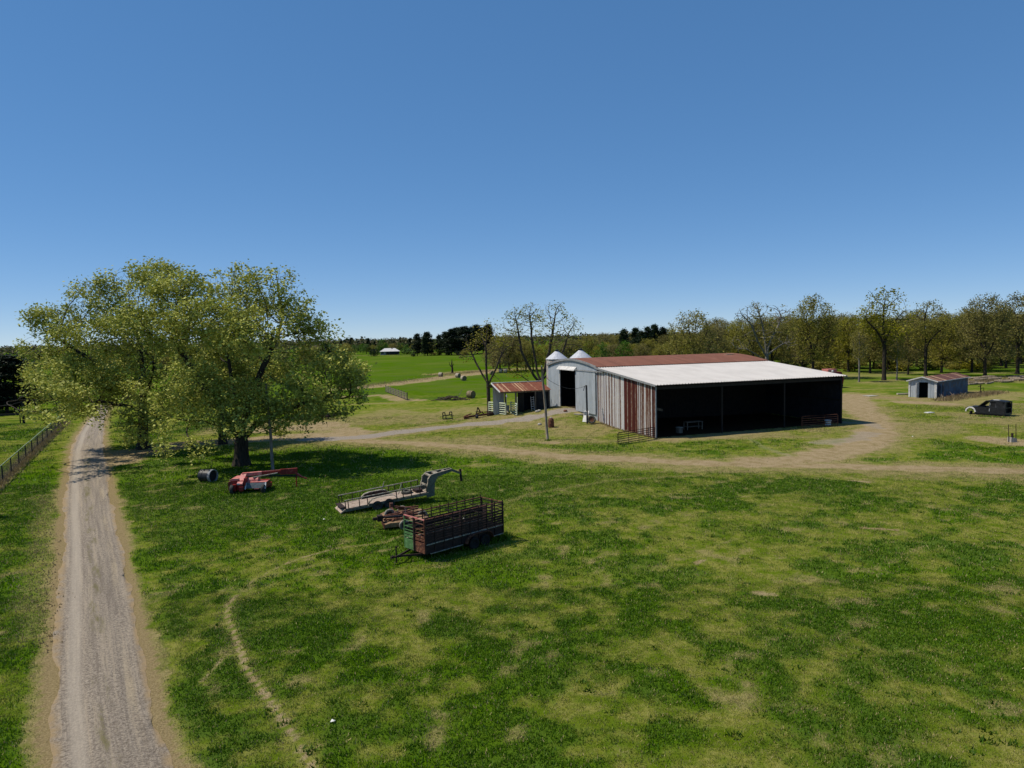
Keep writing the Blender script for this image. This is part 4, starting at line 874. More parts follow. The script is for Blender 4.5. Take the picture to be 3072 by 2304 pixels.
p0 = G(1742, 1241); o = obj('pale_plank', MB().bar((-.9, .3, .12), (.8, -.3, .12), .35, .16), None, WOODP, M=MT(*p0)); tag(o, 'thick pale plank lying on the bank at the door sill', 'plank')
p0 = G(1653, 1258); t = thing('rusty_barrel', 'rusty domed barrel standing in the grass near the leaning utility pole', 'barrel', p0)
obj('barrel_body', MB().lathe([(.01, 0), (.38, 0), (.40, .03), (.40, .5), (.42, .53), (.40, .56), (.38, .95), (.3, 1.15), (.12, 1.25), (.01, 1.27)], 20), t, RUST); obj('cap', MB().lathe([(.14, 1.2), (.16, 1.25), (.1, 1.33), (.01, 1.34)], 12), t, CONC)
for k, (px, py) in enumerate(((1619, 1264), (1696, 1231), (1611, 1237), (1618, 1238))):
    q = random.Random(k); vs = MB().lathe([(.01, 0), (.22, .02), (.26, .12), (.16, .26), (.01, .28)], 9)
    o = obj('pale_rock', vs, None, CONC if k != 1 else RUST, M=MT(*G(px, py)) @ Matrix.Diagonal((1.2, .9, 1, 1)))
    tag(o, ('small pale rock in the grass left of the utility pole foot path', 'brown rock on the gravel just before the open barn door', 'white lump beside the cattle shed post, left of two', 'white lump beside the cattle shed post, right of two')[k], 'rock')
# ------------------------------------------------------------------ grain bins
for cx, yl, rad, ya, d, lab in ((1670.5, 1077, 32, 1050, 137, 'left grain bin with white cone roof showing above the arched barn gable'), (1742, 1074, 32, 1047, 138, 'right grain bin with white cone roof behind the rusty roof ridge')):
    p = at(cx, yl, d); R = rad/FPX*d*1.02; ze = p.z; za = at(cx, ya, d).z; g = tz(p.x, d)
    t = thing('grain_bin', lab, 'grain bin', (p.x, d, g), 0, 'grain bins'); ze -= g; za -= g
    prof = []; z = 0
    while z < ze-.1: prof += [(R*.96, z), (R*.985, z+.1)]; z += .2
    obj('bin_wall', MB().lathe(prof+[(R*.96, ze)], 40), t, TINB)
    c = MB(); n = 36; vs = []
    for k in range(n):
        a = 2*math.pi*k/n; q = 1.0 if k % 2 else 1.012
        for f_ in (1.03, .16): vs.append((R*f_*math.cos(a)*q, R*f_*math.sin(a)*q, ze+(za-.25-ze)*(1.03-f_)/.87+(.03 if k % 2 else 0)))
    c.add(vs, [(2*k, 2*((k+1) % n), 2*((k+1) % n)+1, 2*k+1) for k in range(n)]); obj('cone_roof', c, t, TIN)
    obj('cap', MB().lathe([(R*.13, za-.38), (R*.15, za-.3), (R*.15, za-.1), (R*.2, za-.08), (R*.2, za), (.01, za+.1)], 16), t, DARKM)

# ------------------------------------------------------------------ cattle shed
q0 = G(1553, 1243); q1 = G(1603, 1240); q2 = G(1655, 1220)
sx = (q2-q0); sang = math.atan2(sx.y, sx.x); sang = BROT+R_(90)-R_(90)
S0 = Vector((q0.x, q0.y, 0)); 
# eave line from the photograph: 3.3 m up over the front posts
ea = at(1501, 1177, q0.y-.3); eb = at(1650, 1168.5, q0.y+2.0)
dv = Vector((eb.x-ea.x, eb.y-ea.y, 0)); LS = dv.length; sang = math.atan2(dv.y, dv.x)
sh = thing('cattle_shed', 'open pole shed with rusty striped roof beside the barn gable', 'shed', (ea.x, ea.y, 0), sang)
gz = lambda x, y: tz(ea.x+math.cos(sang)*x-math.sin(sang)*y, ea.y+math.sin(sang)*x+math.cos(sang)*y)
ZS = (ea.z+eb.z)/2; DEP = 4.2; ZP = at(1486, 1150, ea.y+DEP).z
b = MB().corr(-.1, LS+.1, lambda u: (u, -.3, ZS+.02), lambda u: (u, DEP, ZP), .22, .035, (0, -.3, 1)); obj('front_roof', b, sh, RSTRIPE)
b = MB().corr(-.1, LS+.1, lambda u: (u, DEP+.02, ZP), lambda u: (u, DEP*1.75, ZP-.9), .22, .035, (0, .3, 1)); obj('rear_roof', b, sh, DARKM)
obj('ridge_cap', MB().box((LS/2, DEP, ZP+.07), (LS+.3, .34, .09)), sh, TRIMW); obj('rake_trim', MB().bar((-.16, -.34, ZS), (-.16, DEP, ZP+.02), .08, .2), sh, TRIMW)
for x, y in ((2.35, .1), (5.4, .1), (1.7, 3.2), (3.4, 3.2), (LS-.1, .1)): z0 = gz(x, y); zt = ZS+(ZP-ZS)*(y+.3)/(DEP+.3)-.1; obj('post', MB().box((x, y, (z0+zt)/2-.1), (.17, .17, zt-z0+.2)), sh, WOODG)
obj('eave_beam', MB().box((LS/2, .1, ZS-.12), (LS-.1, .08, .2)), sh, WOODG)
b = MB().corr(-.5+.5, 1.75, lambda u: (u, 4.0, gz(u, 4.0)-.1), lambda u: (u, 4.0, ZS+(ZP-ZS)*.9-.1), .2, .02, (0, -1, 0)); obj('front_panel', b, sh, GALV)
b = MB().corr(3.6, LS, lambda u: (u, 3.1, gz(u, 3.1)-.1), lambda u: (u, 3.1, ZS+(ZP-ZS)*.7), .2, .02, (0, -1, 0)); b.corr(5.5, LS, lambda u: (u, .25, gz(u, .25)-.1), lambda u: (u, .25, ZS-.05), .2, .02, (0, -1, 0)); obj('side_wall', b, sh, DARKM)
b = MB().corr(.0, 3.0, lambda u: (3.6, u, gz(3.6, u)-.1), lambda u: (3.6, u, ZS), .2, .02, (-1, 0, 0)); obj('inner_panel', b, sh, DARKW)
def sp(x, y): p = Vector((ea.x+math.cos(sang)*x-math.sin(sang)*y, ea.y+math.sin(sang)*x+math.cos(sang)*y, 0)); p.z = tz(p.x, p.y); return p
tube_gate('livestock_gate', 'pale green pipe panel closing the left bay of the cattle shed', G(1467, 1240), G(1518, 1246), 1.75, 5, GATEG, (), r=.075)
tube_gate('livestock_gate', 'pale green pipe panel angled to the front post of the cattle shed', G(1533, 1241), G(1551, 1248), 1.75, 5, GATEG, (), r=.075)
tube_gate('livestock_gate', 'pale green pipe panel standing behind the front post of the cattle shed', G(1553, 1222), G(1567, 1224), 1.75, 5, GATEG, (.4,), r=.065)
b = thing('ladder', 'small white ladder leaning in the dark bay of the cattle shed', 'ladder', sp(5.0, .1), sang)
obj('rail', MB().bar((-.22, 0, 0), (-.3, .1, 2.1), .06, .05), b, TRIMW); obj('rail', MB().bar((.22, 0, 0), (.14, .1, 2.1), .06, .05), b, TRIMW)
for i in range(6): obj('rung', MB().bar((-.24, .02, .3+i*.33), (.2, .02, .34+i*.33), .05, .05), b, TRIMW)
o = obj('cream_board', MB().bar((0, 0, .02), (.1, .45, 1.15), 1.05, .05), None, WOODP, M=MT(*G(1517, 1239))); tag(o, 'cream square board leaning on the pale green panel of the cattle shed', 'board')
t = thing('white_spray_tank', 'white post with a pointed top in front of the shed wall panel', 'post', G(1520, 1233)); obj('post', MB().bar((0, 0, 0), (-.05, .1, 2.3), .35, .12), t, WHITEP); obj('tip', MB().lathe([(.2, 2.25), (.1, 2.5), (.01, 2.7)], 8), t, WHITEP)

# ------------------------------------------------------------------ small shed on the right
def hit(p, d, px):
    """how far from p along the ground direction d the sight plane of a photo column is met"""
    r = ray(px, 1180); den = d.x*r[1]-d.y*r[0]
    return (p.y*r[0]-p.x*r[1])/den
a = G(2729, 1191); ang = R_(-50); ux = Vector((math.cos(ang), math.sin(ang), 0)); uy = Vector((-math.sin(ang), math.cos(ang), 0))
W2 = hit(a, ux, 2808); c = a+ux*W2; L2 = hit(c, uy, 2903)
RBROWN = sheet_mat('brown_roof_sheet', 'rust_brown')
ts = thing('tool_shed', 'small metal shed with rusty gable roof and open black doorway', 'shed', (a.x, a.y, 0), ang)
HE = 3.0; HA = 3.6; DX0 = W2*.36; DX1 = W2*.70; DH = 2.7
roofz = lambda x: HE+(HA-HE)*(1-abs(x-W2/2)/(W2/2))
wall = MB(); wall.corr(0, DX0, lambda x: (x, 0, -.2), lambda x: (x, 0, roofz(x)), .45, .02, (0, -1, 0)); wall.corr(DX1, W2, lambda x: (x, 0, -.2), lambda x: (x, 0, roofz(x)), .45, .02, (0, -1, 0)); wall.corr(DX0, DX1, lambda x: (x, 0, DH), lambda x: (x, 0, roofz(x)), .45, .02, (0, -1, 0))
obj('gable_wall', wall, ts, GALV)
wall = MB(); wall.corr(0, L2, lambda y: (W2, y, -.2), lambda y: (W2, y, HE), .45, .02, (1, 0, 0)); wall.corr(0, L2, lambda y: (0, y, -.2), lambda y: (0, y, HE), .45, .02, (-1, 0, 0)); wall.corr(0, W2, lambda x: (x, L2, -.2), lambda x: (x, L2, roofz(x)), .45, .02, (0, 1, 0))
obj('side_wall', wall, ts, patchy('blue_grey_sheet', alb(92, 108, 128), alb(74, 86, 102), 1.0, c3=alb(110, 96, 86), s3=2))
for sgn in (-1, 1):
    r = MB().corr(-.35, L2+.3, lambda y: (W2/2, y, HA+.06), lambda y: (W2/2+sgn*(W2/2+.4), y, HE-.10), .4, .03, (sgn*.2, 0, 1)); obj('roof_slope', r, ts, RBROWN)
obj('rake_trim', MB().bar((-.45, -.4, HE-.14), (W2/2, -.4, HA+.05), .06, .18).bar((W2/2, -.4, HA+.05), (W2+.42, -.4, HE-.12), .06, .18), ts, TRIMW)
obj('eave_trim', MB().bar((W2+.42, -.38, HE-.12), (W2+.42, L2+.3, HE-.12), .06, .14), ts, TRIMW)
obj('corner_trim', MB().box((-.05, -.06, HE/2-.1), (.26, .1, HE)), ts, TRIMW); obj('corner_trim', MB().box((W2-.05, -.06, HE/2-.1), (.36, .1, HE)), ts, TRIMW)
d = obj('door', MB().box((DX0-.03, -.62, DH/2), (.06, 1.2, DH-.1)), ts, TRIMW); obj('hinge', MB().box((DX0-.03, -.02, .5), (.1, .06, .12)).box((DX0-.03, -.02, 2.0), (.1, .06, .12)), d, RUST)
obj('black_panel', MB().box((W2/2, 1.6, 1.3), (W2-.2, .06, 2.7)), ts, BLACKI)  # black panel across the inside, behind the doorway
t = thing('tin_sheet', 'dark rusty panel leaning against the shaded long wall of the small shed', 'panel', c+uy*1.6+ux*.35, ang)
obj('sheet', MB().bar((.55, -1.0, 0), (.08, .2, 2.3), .06, 1.6), t, RUSTD)
# ------------------------------------------------------------------ stock trailer
n0 = P(1277, 1661, .5); n1 = P(1508, 1596, .5); dv = n1-n0; LT = dv.length; ta = math.atan2(dv.y, dv.x)
TW = 1.9
tr = thing('stock_trailer', 'rusty slat sided stock trailer with a green front gate half', 'trailer', (n0.x, n0.y, tz(n0.x, n0.y)), ta)
Zf = .46; Zt = 2.32     # local: x to the rear, y across (0 = the near side)
b = MB().box((LT/2, TW/2, Zf-.02), (LT, TW, .06)); obj('floor', b, tr, DARKW)
TYRED2 = patchy('black_tyre', alb(30, 29, 28), alb(40, 38, 36), 5, rough=.95)
def side(y, out):
    p = MB().box((LT/2, y, Zf+.22), (LT, .03, .46)); s = obj('side_panel', p, tr, RUSTD)
    zs = [1.06, 1.20, 1.34, 1.48, 1.64, 1.80, 1.98, 2.18]
    for i, z in enumerate(zs): hgt = .115 if i < 4 else (.085 if i < 6 else .05); obj('slat', MB().bar((0, y, z), (LT, y, z), .03, hgt), s, RUSTD)
    obj('top_rail', MB().bar((0, y, Zt), (LT, y, Zt), .06, .06), tr, RUST); obj('lower_rail', MB().bar((0, y+out*.03, Zf+.47), (LT, y+out*.03, Zf+.47), .05, .05), tr, PALEE)
    for i in range(10): x = LT*i/9; obj('post', MB().box((x, y+out*.035, (Zf+Zt)/2+.06), (.05, .045, Zt-Zf+.12)), tr, RUSTD)
    for i in range(10): obj('bow_stub', MB().tube([(LT*i/9, y, Zt-.02), (LT*i/9, y, Zt+.24)], .012, 4), tr, RUSTD)
    f = MB(); N = 9; c = LT*.66; 
    pts = [(-1.02, .42), (-.92, .66), (-.72, .83), (-.4, .9), (.4, .9), (.72, .83), (.92, .66), (1.02, .42)]
    for (xa, za), (xb, zb) in zip(pts, pts[1:]): f.bar((c+xa, y+out*.14, za), (c+xb, y+out*.14, zb), .26, .03)
    obj('fender', f, tr, RUST)
    for k in (-.42, .42): wheel(tr, (c+k, y+out*.11, .32), .36, .2, TYRED2, TYRED2)
side(0, -1); side(TW, 1)
def front(x, parts):
    for y0, y1, m, nm in parts:
        g = obj(nm, MB().box((x, (y0+y1)/2, Zf+.28), (.03, y1-y0-.06, .56)), tr, m)
        for i, z in enumerate((1.16, 1.34, 1.52, 1.72)): obj('slat', MB().bar((x, y0+.03, z), (x, y1-.03, z), .03, .12 if i < 2 else .04), g, m)
        obj('slat', MB().bar((x, y0+.03, 2.06), (x, y1-.03, 2.06), .03, .04).bar((x, y0+.03, 1.9), (x, y1-.03, 1.7), .03, .04), g, m)
        obj('gate_post', MB().box((x, y0+.02, (Zf+Zt)/2), (.05, .05, Zt-Zf)).box((x, y1-.02, (Zf+Zt)/2), (.05, .05, Zt-Zf)), g, m)
front(-.03, ((0, TW*.48, RUST, 'front_panel'), (TW*.52, TW, GREENP, 'green_gate')))
obj('front_post', MB().box((-.05, TW*.5, (Zf+Zt)/2), (.1, .09, Zt-Zf)), tr, RUSTD)
obj('front_top_rail', MB().bar((-.03, 0, Zt), (-.03, TW, Zt), .06, .06), tr, REDF); obj('rear_top_rail', MB().bar((LT, 0, Zt), (LT, TW, Zt), .05, .05), tr, RUST)
g = obj('rear_gate', MB().box((LT+.02, TW/2, Zf+.25), (.03, TW, .5)), tr, RUSTD)
for z in (1.15, 1.35, 1.56, 1.77, 1.98, 2.2): obj('slat', MB().bar((LT+.02, 0, z), (LT+.02, TW, z), .03, .06), g, RUSTD)
for y in (0, TW*.5, TW): obj('gate_post', MB().box((LT+.03, y, (Zf+Zt)/2), (.09, .09, Zt-Zf)), g, RUSTD)
for x, wd in ((LT*.83, .16), (LT*.5, .07)):
    obj('cross_gate', MB().box((x, TW*.25, (Zf+Zt)/2), (.05, wd*2, Zt-Zf-.1)).bar((x, 0, 1.2), (x, TW, 1.2), .03, .05).bar((x, 0, 1.7), (x, TW, 1.7), .03, .05).bar((x, 0, 2.1), (x, TW, 2.1), .03, .05), tr, RUSTD)
b = MB().bar((.25, .25, Zf-.1), (-1.15, TW/2, .40), .08, .1); b.bar((.25, TW-.25, Zf-.1), (-1.15, TW/2, .40), .08, .1); b.bar((-1.05, TW/2, .4), (-1.5, TW/2, .4), .09, .09); obj('tongue', b, tr, RUSTD)
obj('coupler', MB().box((-1.52, TW/2, .43), (.2, .14, .12)), tr, RUSTD); obj('jack', MB().tube([(-1.2, TW/2+.1, .0), (-1.2, TW/2+.1, .95)], .04, 8).tube([(-1.2, TW/2+.1, .9), (-1.2, TW/2-.08, .98)], .02, 6), tr, RUSTD)
obj('running_board', MB().bar((.3, -.06, Zf-.05), (LT*.45, -.06, Zf-.05), .06, .04).bar((LT*.85, -.06, Zf-.05), (LT, -.06, Zf-.05), .06, .04), tr, PALEE)

# ------------------------------------------------------------------ gooseneck trailer
g0 = P(1039, 1528, .36); g1 = P(1286, 1477, .84); dv = g1-g0; LG = dv.length; ga = math.atan2(dv.y, dv.x); GW = 1.95; GPI = math.asin(dv.z/LG)
GM = Matrix.Translation((g0.x, g0.y, g0.z-.62)) @ Matrix.Rotation(ga, 4, 'Z') @ Matrix.Rotation(-GPI, 4, 'Y')
gt = thing('gooseneck_trailer', 'flatbed gooseneck trailer with worn plank deck, pipe rails and grey neck', 'trailer', (0, 0, 0), M=GM)
ZD = .62    # local: x from tail to neck, y away from the camera
b = MB()
for i in range(9): b.box((LG/2, GW*(i+.5)/9, ZD+.02+.004*(i % 2)), (LG-.1, GW/9-.02, .045))
obj('deck', b, gt, DECKW)
obj('deck_frame', MB().bar((0, .0, ZD-.1), (LG, .0, ZD-.1), .08, .16).bar((0, GW, ZD-.1), (LG, GW, ZD-.1), .08, .16).bar((.05, 0, ZD-.1), (.05, GW, ZD-.1), .1, .16).bar((LG, 0, ZD-.1), (LG, GW, ZD-.1), .1, .16), gt, PALEM)
obj('dovetail', MB().prism([(-.35, .42), (0, ZD), (0, ZD-.1), (-.34, .34)], .08, GW-.08), gt, DECKW)
for y, o in ((0, -1), (GW, 1)):
    obj('top_rail', MB().tube([(-.0, y, ZD+.62), (LG*.99, y, ZD+.62)], .04, 8), gt, PALEE)
    for x in (.02, .22, LG*.165, LG*.26, LG*.61, LG*.69, LG*.79, LG*.9, LG*.985): obj('rail_post', MB().box((x, y, ZD+.3), (.055, .055, .62)), gt, RUSTD)
    c = LG*.44; f = MB(); pts = [(-1.1, ZD-.05), (-1.0, ZD+.2), (-.78, ZD+.36), (-.4, ZD+.42), (.4, ZD+.42), (.78, ZD+.36), (1.0, ZD+.2), (1.1, ZD-.05)]
    for (xa, za), (xb, zb) in zip(pts, pts[1:]): f.bar((c+xa, y+o*.02, za), (c+xb, y+o*.02, zb), .3, .03)
    obj('fender', f, gt, PALEE)
    if o > 0: obj('fender_skirt', MB().prism([(c+x, z) for x, z in pts], y-.13, y-.11), gt, RUSTD)
    for k in (-.44, .44): wheel(gt, (c+k, y+o*.03, .38), .38, .24, TYRE, RIMM)
for x in (LG*.52, LG*.64): obj('stake', MB().bar((x, .1 if x > LG*.6 else GW, ZD+.3), (x+.3, .1 if x > LG*.6 else GW, ZD+1.0), .05, .05), gt, PALEE)
neck = lambda y0: [(LG-.05, .2), (LG-.05, .8), (LG+.16, 1.3), (LG+.2, 1.55), (LG+.5, 1.8), (LG+2.3, 1.86), (LG+3.05, 1.42), (LG+3.05, 1.28), (LG+2.3, 1.68), (LG+1.05, 1.54), (LG+.72, 1.15), (LG+.6, .2)]
for y in (.25, GW-.35):
    # the two side plates of the neck draw together towards the coupler
    M = Matrix.Identity(4)
    P1 = neck(0); vs = []; n = len(P1); conv = lambda x: (GW/2-y)*max(0, min(1, (x-LG-.1)/2.9))*.93
    for t_ in (-.05, .05): vs += [Vector((x, y+conv(x)+t_, z)) for x, z in P1]
    o = obj('neck_plate', MB().add(vs, [tuple(reversed(range(n))), tuple(range(n, 2*n))]+[(k, (k+1) % n, n+(k+1) % n, n+k) for k in range(n)]), gt, PALEM)
    e = MB()
    for i in range(1, 7): (xa, za), (xb, zb) = P1[i], P1[i+1]; e.bar((xa, y+conv(xa), za+.012), (xb, y+conv(xb), zb+.012), .13, .03) if i < 6 else None
    obj('flange', e, o, PALEE)
for c_, d_ in (((LG+.45, GW/2-.05, 1.72), (.16, GW-.65, .1)), ((LG+1.05, GW/2-.05, 1.76), (.3, GW-1.05, .08)), ((LG+1.7, GW/2-.04, 1.78), (.16, GW-1.4, .1)), ((LG+.2, GW/2-.05, .4), (.1, GW-.65, .35)), ((LG+.1, GW/2-.05, 1.05), (.1, GW-.65, .1))): obj('cross_member', MB().box(c_, d_), gt, PALEE)
obj('coupler', MB().tube([(LG+3.1, GW/2, .72), (LG+3.1, GW/2, 1.68)], .09, 10), gt, RUSTD)
obj('toolbox', MB().box((LG-.55, GW*.38, ZD+.16), (.5, .9, .2)), gt, RUSTD); obj('ramp', MB().box((-.12, GW*.3, ZD+.1), (.35, .8, .06)).box((-.12, GW*.7, ZD+.1), (.35, .8, .06)), gt, RUSTD)
t = thing('spare_wheel', 'spare wheel lying flat on the plank deck at the foot of the neck', 'wheel', (0, 0, 0), M=GM @ Matrix.Translation((LG-1.35, GW*.45, ZD+.05)))
obj('tyre', MB().lathe([(.22, .0), (.36, .0), (.42, .06), (.42, .16), (.36, .21), (.22, .2)], 24, None, close=True), t, TYRED); obj('rim', MB().lathe([(.01, .12), (.2, .1), (.23, .17), (.23, .04), (.01, .06)], 20), t, RIMM)

# ------------------------------------------------------------------ red mower with its long tongue
mo = G(696, 1484); mt = thing('mower_conditioner', 'faded red hay mower with a long swing tongue, grey rubber curtain at its back', 'hay mower', mo, R_(4))
wheel(mt, (.05, .0, .40), .40, .30, TYRE, RIMM, 'X'); wheel(mt, (2.45, .1, .36), .36, .26, TYRE, RIMM, 'X')
obj('frame_beam', MB().box((1.25, .55, .62), (2.5, .22, .22)).box((.2, .3, .55), (.25, .8, .5)).box((.75, .2, .45), (.3, .7, .35)), mt, REDP)
obj('side_box', MB().prism([(-.35, .32), (-.35, .95), (-.1, 1.06), (.85, 1.06), (.85, .32)], .25, 1.6), mt, REDP)
obj('header_hood', MB().prism([(-.34, 1.07), (-.05, 1.22), (.45, 1.22), (.55, 1.07)], .3, 1.7), mt, REDF)
obj('conditioner_hood', MB().tube([(1.0, 1.1, .85), (1.85, 1.1, .85)], .34, 12), mt, REDF)
obj('header_shell', MB().prism([(.95, .35), (.95, .8), (2.55, .8), (2.55, .35)], .45, 2.0), mt, REDP); obj('header_top', MB().box((1.75, .9, .83), (1.7, .75, .05)), mt, REDF); obj('cutter_bar', MB().box((1.1, 2.2, .3), (2.9, .5, .35)), mt, REDP)
obj('rubber_curtain', MB().bar((1.8, .40, .82), (1.8, .18, .42), 1.42, .03), mt, CANVAS)
for x in (1.02, 2.58): obj('side_plate', MB().bar((x, .4, .84), (x, .14, .36), .10, .06), mt, WHITEP)
obj('tail_lamp', MB().box((.55, -.02, .85), (.22, .05, .1)), mt, WHITEP); obj('reflector', MB().box((1.95, .0, .40), (.4, .04, .06)), mt, REDF)
obj('arch_post', MB().bar((.62, .05, .78), (.70, 1.05, 1.42), .44, .16), mt, REDF); obj('arch_leg', MB().box((.98, .6, .95), (.1, .9, .6)), mt, REDP)
ft = G(903, 1459); loc = Matrix.Rotation(-R_(4), 3, 'Z') @ Vector((ft.x-mo.x, ft.y-mo.y, 0)); tx, ty = loc.x, loc.y
e0 = Vector((.55, 1.1, 1.40)); e1 = Vector((2.0, 1.1+(ty-1.1)*.27, 1.42)); e2 = Vector((tx-.25, ty, 1.32)); em = e1.lerp(e2, .52)
b = MB().bar(e0, e1, .34, .26); obj('tongue_knuckle', b, mt, REDF); obj('tongue_beam', MB().bar(e1, em, .16, .2).bar(em, e2, .18, .46), mt, REDP); obj('tongue_rib', MB().bar(e1+Vector((0, 0, .12)), e2+Vector((0, 0, .25)), .05, .03), mt, REDF)
obj('hydraulic_ram', MB().tube([e0+Vector((.9, -.25, -.22)), e1+Vector((1.2, .3, -.1))], .05, 8), mt, PALEE)
obj('hitch', MB().bar(e2+Vector((-.1, 0, -.2)), e2+Vector((.35, 0, -.55)), .2, .12).bar(e2+Vector((.3, 0, -.5)), e2+Vector((.75, .05, -.7)), .12, .1), mt, REDP); obj('jack_stand', MB().tube([e2+Vector((-.1, 0, -.3)), (tx-.35, ty, 0)], .05, 8).box((tx-.35, ty, .02), (.25, .25, .04)), mt, REDP)
obj('drive_shaft', MB().tube([e1+Vector((.3, 0, -.25)), e2+Vector((0, 0, -.42))], .06, 8), mt, DARKM)
# ------------------------------------------------------------------ rotary cutter
ro = G(1160, 1594); rc = thing('rotary_cutter', 'brown rusty rotary mower with dusty tyres, partly behind the stock trailer', 'rotary mower', ro, R_(18))
TYREP = patchy('pale_dusty_tyre', alb(152, 146, 132), alb(110, 104, 94), 5, rough=.95)
CUT = patchy('mud_dried_deck', alb(148, 120, 88), alb(118, 88, 64), 2.4, c3=alb(166, 142, 106), s3=6)
obj('near_deck', MB().prism([(-.1, .22), (-.1, .42), (.25, .50), (2.6, .52), (2.9, .40), (2.9, .22)], .0, 1.3), rc, CUT); obj('far_deck', MB().prism([(-.0, .24), (-.0, .46), (.25, .56), (2.7, .58), (3.0, .42), (3.0, .24)], 1.36, 2.9), rc, CUT)
obj('skirt', MB().bar((-.12, 0, .3), (-.12, 1.3, .34), .06, .3), rc, RUST)
for c in ((1.12, -.16, .33), (.42, 1.45, .74), (1.5, 3.02, .5), (2.6, 1.4, .45)): wheel(rc, c, .34, .2, TYREP, RIMM)
fr = MB(); 
for p, q in (((-.35, .55, .75), (1.9, 1.3, .78)), ((-.35, .75, .75), (2.4, 2.0, .82)), ((.0, 1.2, .7), (2.2, 1.0, .68)), ((-.1, .5, .62), (1.5, .45, .62)), ((.9, 2.6, .95), (2.4, 2.3, .7)), ((.7, 2.5, .9), (.8, 1.6, .7)), ((1.0, 2.8, .75), (2.6, 2.8, .75)), ((.4, .3, .55), (1.2, 1.25, .8))): fr.bar(p, q, .10, .09)
obj('frame', fr, rc, RUST); obj('tongue', MB().box((-.32, .62, .74), (.34, .42, .36)).box((-.62, .6, .72), (.3, .2, .16)), rc, RUSTD)
for x, y in ((1.3, .65), (1.6, 2.1)): obj('gearbox', MB().lathe([(.01, .5), (.22, .5), (.22, .66), (.12, .74), (.12, .86), (.01, .88)], 12, MT(x, y, .02)), rc, RUSTD)
obj('drive_shaft', MB().tube([(-.4, .6, .78), (1.3, .7, .72)], .06, 8).tube([(1.3, .7, .75), (1.6, 2.1, .8)], .05, 8), rc, DARKM); obj('arm', MB().box((.72, 2.65, .9), (.2, .3, .55)), rc, RUST)
# ------------------------------------------------------------------ black tank
to = G(625, 1446); t = thing('black_tank', 'black drum with a pale rim band lying on its side in the oak shade', 'drum', to, R_(-18))
M = MT(0, 0, .56) @ MR(90, 'Y') @ Matrix.Scale(.9, 4); 
obj('drum_body', MB().lathe([(.01, -.8), (.5, -.8), (.6, -.72), (.62, -.6), (.62, -.3), (.60, -.28), (.62, -.25), (.62, .4)], 28, M), t, BLACKT); obj('rim_band', MB().lathe([(.62, .4), (.645, .42), (.645, .66), (.60, .68), (.56, .66), (.56, .4)], 28, M), t, TRIMG); obj('end_wall', MB().lathe([(.01, .45), (.56, .45), (.57, .5), (.01, .52)], 28, M), t, BLACKI)  # body and rim band toned darker to stand in for leaf shade
# ------------------------------------------------------------------ black truck shell
so_ = G(3014, 1250); sa = R_(180-56); su = thing('truck_shell', 'stripped black two door utility truck body with one white front fender, no wheels', 'truck', so_, sa); su.scale = (1.02, 1.1, 1.15)
LS2 = 4.9; WS = 2.0   # local: x from tail to nose; the near side is y = 0, the body lies at y > 0 ... -y is away
def yb(y): return -y
low = [(0, .12), (0, .95), (3.3, .98), (4.5, .90), (4.82, .74), (4.88, .36), (4.62, .34), (4.52, .60), (4.28, .76), (3.98, .76), (3.74, .60), (3.62, .30), (3.55, .12)]
for y0, y1 in ((-.0, -.07), (-WS+.07, -WS)): obj('side_panel', MB().prism(low, y1, y0), su, BLACKP)
obj('floor_pan', MB().box((1.8, -WS/2, .2), (3.5, WS-.16, .08)), su, BLACKI); obj('hood', MB().prism([(3.25, .90), (3.3, 1.0), (4.5, .93), (4.82, .76), (4.84, .70), (4.5, .84)], -WS+.08, -.08), su, BLACKP); obj('firewall', MB().box((3.3, -WS/2, .6), (.08, WS-.16, .75)), su, BLACKI)
obj('roof', MB().prism([(.18, 1.68), (.35, 1.78), (1.3, 1.82), (2.2, 1.78), (2.4, 1.70), (2.2, 1.72), (.4, 1.70)], -WS+.2, -.2), su, BLACKP)
obj('black_windshield', MB().bar((3.22, -WS/2, 1.0), (2.36, -WS/2, 1.72), WS-.36, .02), su, BLACKI)  # opaque black plate put in to darken the cab
obj('roof_patch', MB().box((1.4, -WS/2, 1.83), (.7, .5, .02)), su, WHITEP)  # thin white sheet lying on the roof
pl = MB()
for y, yt in ((-.05, -.22), (-WS+.05, -WS+.22)):
    pl.bar((3.28, y, .97), (2.36, yt, 1.72), .09, .08); pl.bar((1.86, y, .95), (1.80, yt, 1.75), .1, .12); pl.bar((.06, y, .93), (.24, yt, 1.72), .12, .14); pl.bar((1.1, y, .95), (1.08, yt, 1.75), .08, .2); pl.bar((.2, y-.0, 1.68), (2.36, yt, 1.73), .08, .1)
obj('pillar', pl, su, BLACKP)
for y, yt in ((-.06, -.2), (-WS+.06, -WS+.2)): obj('quarter_panel', MB().prism([(.05, .9), (.22, 1.7), (1.08, 1.74), (1.08, .95)], y-.02, y).prism([(1.08, .9), (1.08, 1.1), (1.84, 1.1), (1.84, .9)], y-.02, y).prism([(1.08, 1.62), (1.08, 1.74), (1.82, 1.74), (1.82, 1.62)], y-.02, y), su, BLACKP)
obj('quarter_glass', MB().prism([(1.1, 1.1), (1.1, 1.62), (1.78, 1.62), (1.8, 1.1)], -.14, -.12), su, BLACKI)
obj('dark_filler', MB().box((1.1, -WS/2, .85), (1.5, WS-.5, 1.5)).box((2.5, -WS/2, .6), (1.5, WS-.3, .7)), su, BLACKI)  # black blocks added to stand in for the dark inside of the body
obj('door', MB().prism([(1.9, .3), (1.9, .96), (3.2, .97), (3.3, .8), (3.3, .3)], -.0+.005, .035), su, BLACKP); obj('door_handle', MB().box((2.1, .05, .84), (.18, .03, .04)), su, BLACKI); obj('door_jamb', MB().bar((1.84, .03, .5), (1.80, -.12, 1.45), .05, .08), su, TRIMG)
